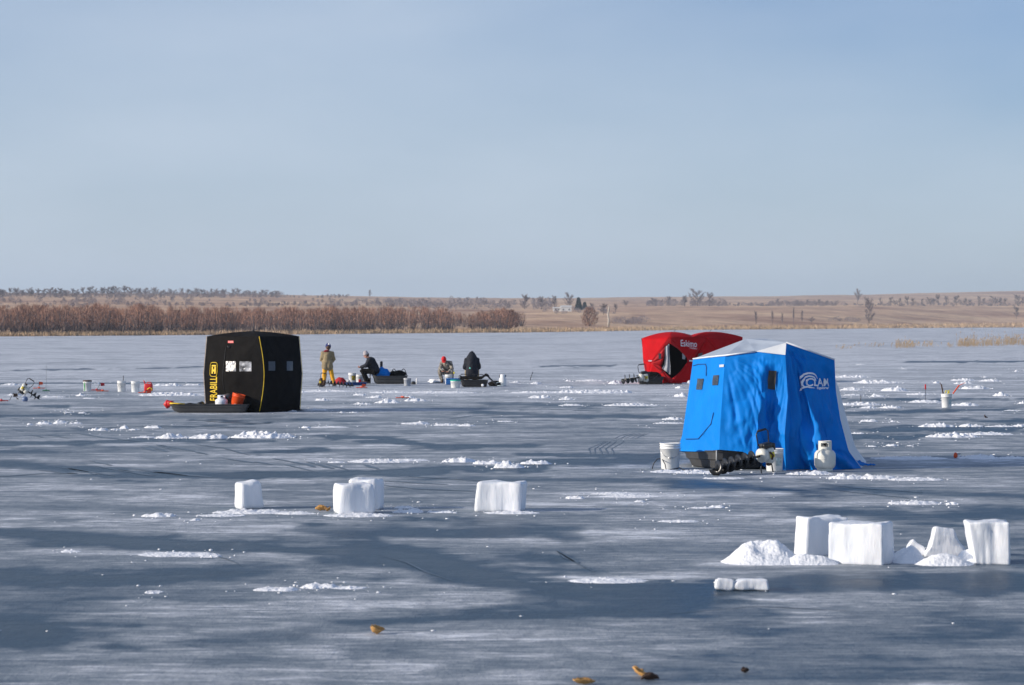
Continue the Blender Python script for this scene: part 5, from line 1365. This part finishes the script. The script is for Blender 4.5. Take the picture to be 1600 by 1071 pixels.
# 4: hooded angler from behind
def p4x(root, J):
    mb = MB(); h = Vector(J['head']); mb.cap(h+Vector((0, .0, .0)), h+Vector((0, 0, .03)), .135, .12); mb.cap(h-Vector((0, 0, .02)), Vector(J['chest'])+Vector((0, 0, .12)), .14, .19)
    mb.cap(h+Vector((0, 0, .05)), h+Vector((.01, 0, .16)), .1, .02); mb.build('hood', M_navy, root, remesh=.016)
    mb = MB(); mb.ell((-.06, -.165, .56), (.028, .01, .028)); mb.build('back_badge', mat('teal_badge', (.2, .8, .6), .5), root)
J4 = dict(pelvis=(0, 0, .44), chest=(0, .04, .76), neck=(0, .08, .90), head=(0, .10, .98), shL=(-.18, .05, .83), elL=(-.25, .12, .58), wrL=(-.16, .34, .50), shR=(.18, .05, .83), elR=(.25, .12, .58), wrR=(.16, .34, .50),
          hipL=(-.10, .02, .40), kneeL=(-.17, .42, .44), ankL=(-.17, .5, .14), hipR=(.10, .02, .40), kneeR=(.17, .42, .44), ankR=(.17, .5, .14))
person('hooded angler in dark jacket seen from behind, sitting in the black sled', G(737, 602)+Vector((0, .3, .02)), R(0), J4, dict(jacket=M_navy, trousers=M_tan, boot=M_brown, bulk=1.12), None, 1.12, extra=p4x, jacket_len=.08)

# ------------------------------------------------------------------ gear around the anglers
make_auger('power auger lying on the ice at the feet of the standing angler', P(507, 598.5, 94.2), (R(0), R(-84), R(-4)), .85, M_brown, .14, 1.25)
soft('red_bag', 'red bag on the ice right of the standing angler', 'bag', G(532, 600.5), (.22, .16, .15), mat('dark_red_cloth', (.4, .015, .02), .8), 12)
soft('white_bag', 'crumpled white bag between the red bag and the white buckets', 'bag', G(541.5, 600), (.16, .14, .10), M_white, 14)
bb = make_bucket('bucket', 'taller white bucket with a yellow and brown printed label by the seated angler', G(550.5, 599.5), .2, .42, .155, M_white, handle=False, band=(.30, .72, 4.4, 5.6), bandcol=mat('yellow_brown_print', (.35, .2, .02), .6, .3, 14, col2=(.75, .6, .05), detail=1))
make_bucket('bucket', 'shorter white bucket with a red label by the seated angler', G(561.8, 599.3)+Vector((0, .2, 0)), 0, .34, .155, M_white, handle=False, band=(.0, .45, 4.4, 5.2), bandcol=M_redp)
make_sled('gear_tray', 'flat dark blue tray on the ice in front of the white buckets', G(556, 602.5), R(2), .85, .4, .12, M_bluedk, cat='tray', nose=False)
ch = thing('folding_chair', G(589.5, 599.5), 0, 'dark folding chair back behind the seated angler', 'chair')
mb = MB(); mb.box((.16, 0, .66), (.09, .42, .42), bev=.03); mb.build('backrest', M_navy, ch)
mb = MB(); mb.box((-.08, 0, .42), (.44, .42, .05), bev=.02); mb.build('seat', M_navy, ch)
for x, y in ((-.28, -.2), (-.28, .2), (.14, -.2), (.14, .2)):
    mb = MB(); mb.tube([(x, y, 0), (x, y, .42)], .014, 6); mb.build('leg', M_steelblk, ch)
s3 = make_sled('cargo_sled', 'black tub sled loaded with a blue tarpaulin bundle behind the seated angler', G(608, 600.2)+Vector((.03, .1, 0)), R(3), 1.36, .7, .32, M_grey)
s3c = P(592, 592, 99.8)
soft('tarpaulin_bundle', 'bright blue folded tarpaulin on the tub sled behind the seated angler', 'tarpaulin', G(595, 600)+Vector((0, -.12, .22)), (.40, .18, .24), M_blue, 3, amp=.5)
soft('gear_bag', 'black bag heaped on the right half of the tub sled with the blue bundle', 'bag', G(617, 600)+Vector((0, .1, .24)), (.36, .26, .16), M_black, 8, amp=.5)
hp_ = thing('sled_seat_frame', G(620, 600)+Vector((0, .1, .3)), 0, 'black hoop frame of a folded seat on the tub sled with the blue bundle', 'seat frame')
for x in (-.12, .26):
    mb = MB(); mb.tube([(x-.14+.28*t/12, 0, .28*math.sin(PI*t/12)) for t in range(13)], .016, 6); mb.build('hoop', M_steelblk, hp_)
hl = thing('lamp', G(629.5, 600, .10)+Vector((0, -.25, 0)), 0, 'small white lamp at the right end of the tub sled with the blue bundle', 'lamp')
mb = MB(); mb.box((0, .06, .05), (.14, .1, .2), bev=.03); mb.build('case', M_blackp, hl)
mb = MB(); mb.ell((0, 0, .06), (.045, .02, .05)); mb.build('lens', M_white, hl)
make_bucket('bucket', 'grey metal pail standing right of the tub sled with the blue bundle', G(636.5, 603.4), 0, .30, .14, mat('galvanised', (.45, .46, .48), .5, .1, 10), handle=False)
soft('bait_box', 'small dark box on the ice right of the grey pail', 'box', G(646, 601), (.1, .08, .07), M_cable, 5, amp=.1)
mb = MB(); mb.tube([(0, 0, 0), (0, 0, .2), (.02, 0, .24)], [.03, .028, .015], 8); tag(mb.build('bottle', M_white, None, G(651, 600.5)), 'small white bottle at the right end of the dark box', 'bottle')
make_bucket('bucket', 'white bucket between the knees of the angler in camouflage', G(701, 599.8), 0, .36, .15, M_white, handle=False)
make_bucket('bucket', 'wide white tub with teal green lid in front of the red capped angler', G(711.5, 606.3), 0, .27, .18, M_white, handle=False, lid=M_teal)
tf_ = thing('tackle_box', G(708, 601.5)+Vector((0, .1, 0)), 0, 'blue box on the ice behind the tub with the teal lid', 'box')
mb = MB(); mb.box((0, 0, .1), (.56, .3, .2), bev=.02); mb.build('body', mat('blue_plastic', (.01, .10, .32), .4), tf_)
mb = MB(); mb.box((0, 0, .225), (.58, .32, .05), bev=.02); mb.build('lid', mat('blue_plastic_lid', (.02, .13, .38), .4), tf_)
mb = MB(); mb.box((-.06, 0, .26), (.05, .04, .07), bev=.01); tag(mb.build('scoop', M_yellow, None, G(712, 605.8, .28)), 'small yellow scoop on the teal lid of the white tub', 'scoop')
soft('hole_slush', None, None, G(683, 598.5), (.45, .4, .08), M_snow, 3, amp=.5)
COL.objects['hole_slush'].name = 'snow_heap'
tag(COL.objects[-1], 'low snow heap at the boots of the angler in the red cap', 'snow heap')
s4 = make_sled('fishing_sled', 'black sled with a folded cover in which the hooded angler sits', G(741, 604.8), R(-2), 1.02, .7, .26, M_blackp)
mb = MB()
def cov(u, v):
    x = -.52+1.08*u; y = -.36+.5*v; return Vector((x, y, .30+.10*math.sin(PI*v)*(1-.3*u)+.05*noise.noise(Vector((u*5, v*4, 2)))+.12*math.exp(-((u-.9)/.12)**2)))
mb.grid(cov, 24, 10); mb.build('folded_cover', M_black, s4, solid=.02)
mb = MB(); mb.tube([(-.55, -.3, .2), (-.55, -.3, .42), (-.45, -.3, .47), (.3, -.3, .47), (.42, -.3, .42)], .016, 6); mb.build('seat_rail', M_steelblk, s4)
mb = MB(); mb.tube([(.55, -.2, .36), (.72, -.25, .2), (.86, -.3, .08)], [.035, .03, .03], 6); mb.build('tow_bar', M_blackp, s4)
for x in (-.56, .33):
    mb = MB(); mb.ell((x, -.36, .07), (.05, .02, .05)); mb.build('reflector', M_logo, s4)
soft('gear_bag', 'round black bag on the ice right of the hooded angler sled', 'bag', G(773.5, 603.6), (.26, .2, .12), M_black, 15)
ct = thing('gas_cylinder', G(785.5, 603.6), 0, 'slim white gas cylinder standing right of the hooded angler', 'gas cylinder')
mb = MB(); mb.lathe([(0, 0), (.13, 0), (.14, .02), (.14, .27), (.10, .31), (.10, .42), (.085, .44), (0, .44)], n=20); mb.build('tank', M_white, ct)
mb = MB(); mb.box((.11, 0, .38), (.03, .05, .09), bev=.01); mb.box((-.11, 0, .38), (.03, .05, .09), bev=.01); mb.build('valve', M_grey, ct)
mb = MB(); mb.tube([(-.13+.14*math.cos(a), -.18, .05+.10*abs(math.sin(a))) for a in [PI*i/12 for i in range(13)]], .012, 6); mb.tube([(-.2, -.2, .02), (0, -.22, .03), (.1, -.2, .02)], .014, 6); mb.build('hose', mat('pale_hose', (.4, .5, .55), .5), ct)
SKY_TINT=(.52,.62,.83,1); VEIL=(4.4,5.03,5.85,1); SKY_STR=.12; HAZE=.00012; VH=.45; VX=.22; EXPO=0.25
# ------------------------------------------------------------------ light, sky, air, camera
AZ_FROM = Vector((-math.cos(R(15)), -math.sin(R(15)), 0)); EL = R(19)
sd = bpy.data.lights.new('sun', 'SUN'); sd.energy = 4.2; sd.angle = R(.5); sd.color = (1, .90, .78)
so = bpy.data.objects.new('sun', sd); COL.objects.link(so)
dirv = -(AZ_FROM*math.cos(EL)+Vector((0, 0, math.sin(EL))))
so.rotation_euler = dirv.to_track_quat('-Z', 'Y').to_euler(); so.location = (-30, -20, 40)
wd = bpy.data.worlds.new('World'); scene.world = wd; wd.use_nodes = True; nt = wd.node_tree; N = nt.nodes; L = nt.links
bg = N['Background']; sky = N.new('ShaderNodeTexSky'); sky.sky_type = 'NISHITA'; sky.sun_disc = False
sky.sun_elevation = EL; sky.sun_rotation = math.atan2(AZ_FROM.x, AZ_FROM.y) % (2*PI)
sky.altitude = 300; sky.air_density = 1.0; sky.dust_density = .6; sky.ozone_density = 3.0
# thin high haze: long faint veils across the sky
tc = N.new('ShaderNodeTexCoord'); mp = N.new('ShaderNodeMapping'); mp.inputs['Scale'].default_value = (2.2, 2.2, 7); mp.inputs['Rotation'].default_value = (0, .25, 0)
L.new(tc.outputs['Generated'], mp.inputs['Vector'])
nz = N.new('ShaderNodeTexNoise'); nz.inputs['Scale'].default_value = 1.6; nz.inputs['Detail'].default_value = 5; nz.inputs['Roughness'].default_value = .5
L.new(mp.outputs[0], nz.inputs['Vector'])
rp = N.new('ShaderNodeMapRange'); rp.inputs['From Min'].default_value = .35; rp.inputs['From Max'].default_value = .7; rp.inputs['To Min'].default_value = .0; rp.inputs['To Max'].default_value = .35
L.new(nz.outputs['Fac'], rp.inputs['Value'])
sx = N.new('ShaderNodeSeparateXYZ'); L.new(tc.outputs['Generated'], sx.inputs[0])
hzn = N.new('ShaderNodeMapRange'); hzn.interpolation_type = 'SMOOTHSTEP'; hzn.inputs['From Min'].default_value = .16; hzn.inputs['From Max'].default_value = -.01; hzn.inputs['To Min'].default_value = 0; hzn.inputs['To Max'].default_value = VH
L.new(sx.outputs['Z'], hzn.inputs['Value'])
sdx = N.new('ShaderNodeMapRange'); sdx.interpolation_type = 'SMOOTHSTEP'; sdx.inputs['From Min'].default_value = .22; sdx.inputs['From Max'].default_value = -.02; sdx.inputs['To Min'].default_value = 0; sdx.inputs['To Max'].default_value = VX
L.new(sx.outputs['X'], sdx.inputs['Value'])
ad1 = N.new('ShaderNodeMath'); ad1.operation = 'ADD'; L.new(rp.outputs[0], ad1.inputs[0]); L.new(hzn.outputs[0], ad1.inputs[1])
ad2 = N.new('ShaderNodeMath'); ad2.operation = 'ADD'; ad2.use_clamp = True; L.new(ad1.outputs[0], ad2.inputs[0]); L.new(sdx.outputs[0], ad2.inputs[1])
tint = N.new('ShaderNodeMix'); tint.data_type = 'RGBA'; tint.blend_type = 'MULTIPLY'; tint.inputs['Factor'].default_value = 1
tint.inputs['B'].default_value = SKY_TINT
L.new(sky.outputs[0], tint.inputs['A'])
mx = N.new('ShaderNodeMix'); mx.data_type = 'RGBA'; L.new(ad2.outputs[0], mx.inputs['Factor']); L.new(tint.outputs['Result'], mx.inputs['A']); mx.inputs['B'].default_value = VEIL
L.new(mx.outputs['Result'], bg.inputs['Color']); bg.inputs['Strength'].default_value = SKY_STR

hz = MB(); hz.box((0, 3650, 60), (9000, 7700, 126))
m = bpy.data.materials.new('thin_air_haze'); m.use_nodes = True; nt = m.node_tree
nt.nodes.remove(nt.nodes['Principled BSDF']); pv = nt.nodes.new('ShaderNodeVolumePrincipled'); pv.inputs['Color'].default_value = (.72, .85, 1, 1); pv.inputs['Density'].default_value = HAZE; pv.inputs['Anisotropy'].default_value = 0
nt.links.new(pv.outputs[0], nt.nodes['Material Output'].inputs['Volume'])
if HAZE > 0:
    o = hz.build('haze', m); tag(o, 'thin bluish winter haze over the lake and hills', 'haze', kind='stuff')

cd = bpy.data.cameras.new('camera'); cam = bpy.data.objects.new('camera', cd); COL.objects.link(cam)
cam.location = (0, 0, H); cam.rotation_euler = (R(90), 0, 0); cd.sensor_width = 36; cd.lens = 90; cd.shift_y = -(535.5-YH)/1600
cd.clip_start = .5; cd.clip_end = 30000; cd.dof.use_dof = True; cd.dof.focus_distance = 48; cd.dof.aperture_fstop = 4.5
scene.camera = cam
vs_ = scene.view_settings; vs_.view_transform = 'Standard'; vs_.look = 'None'; vs_.exposure = EXPO; vs_.gamma = 1; vs_.use_curve_mapping = False
scene.cycles.volume_bounces = 0
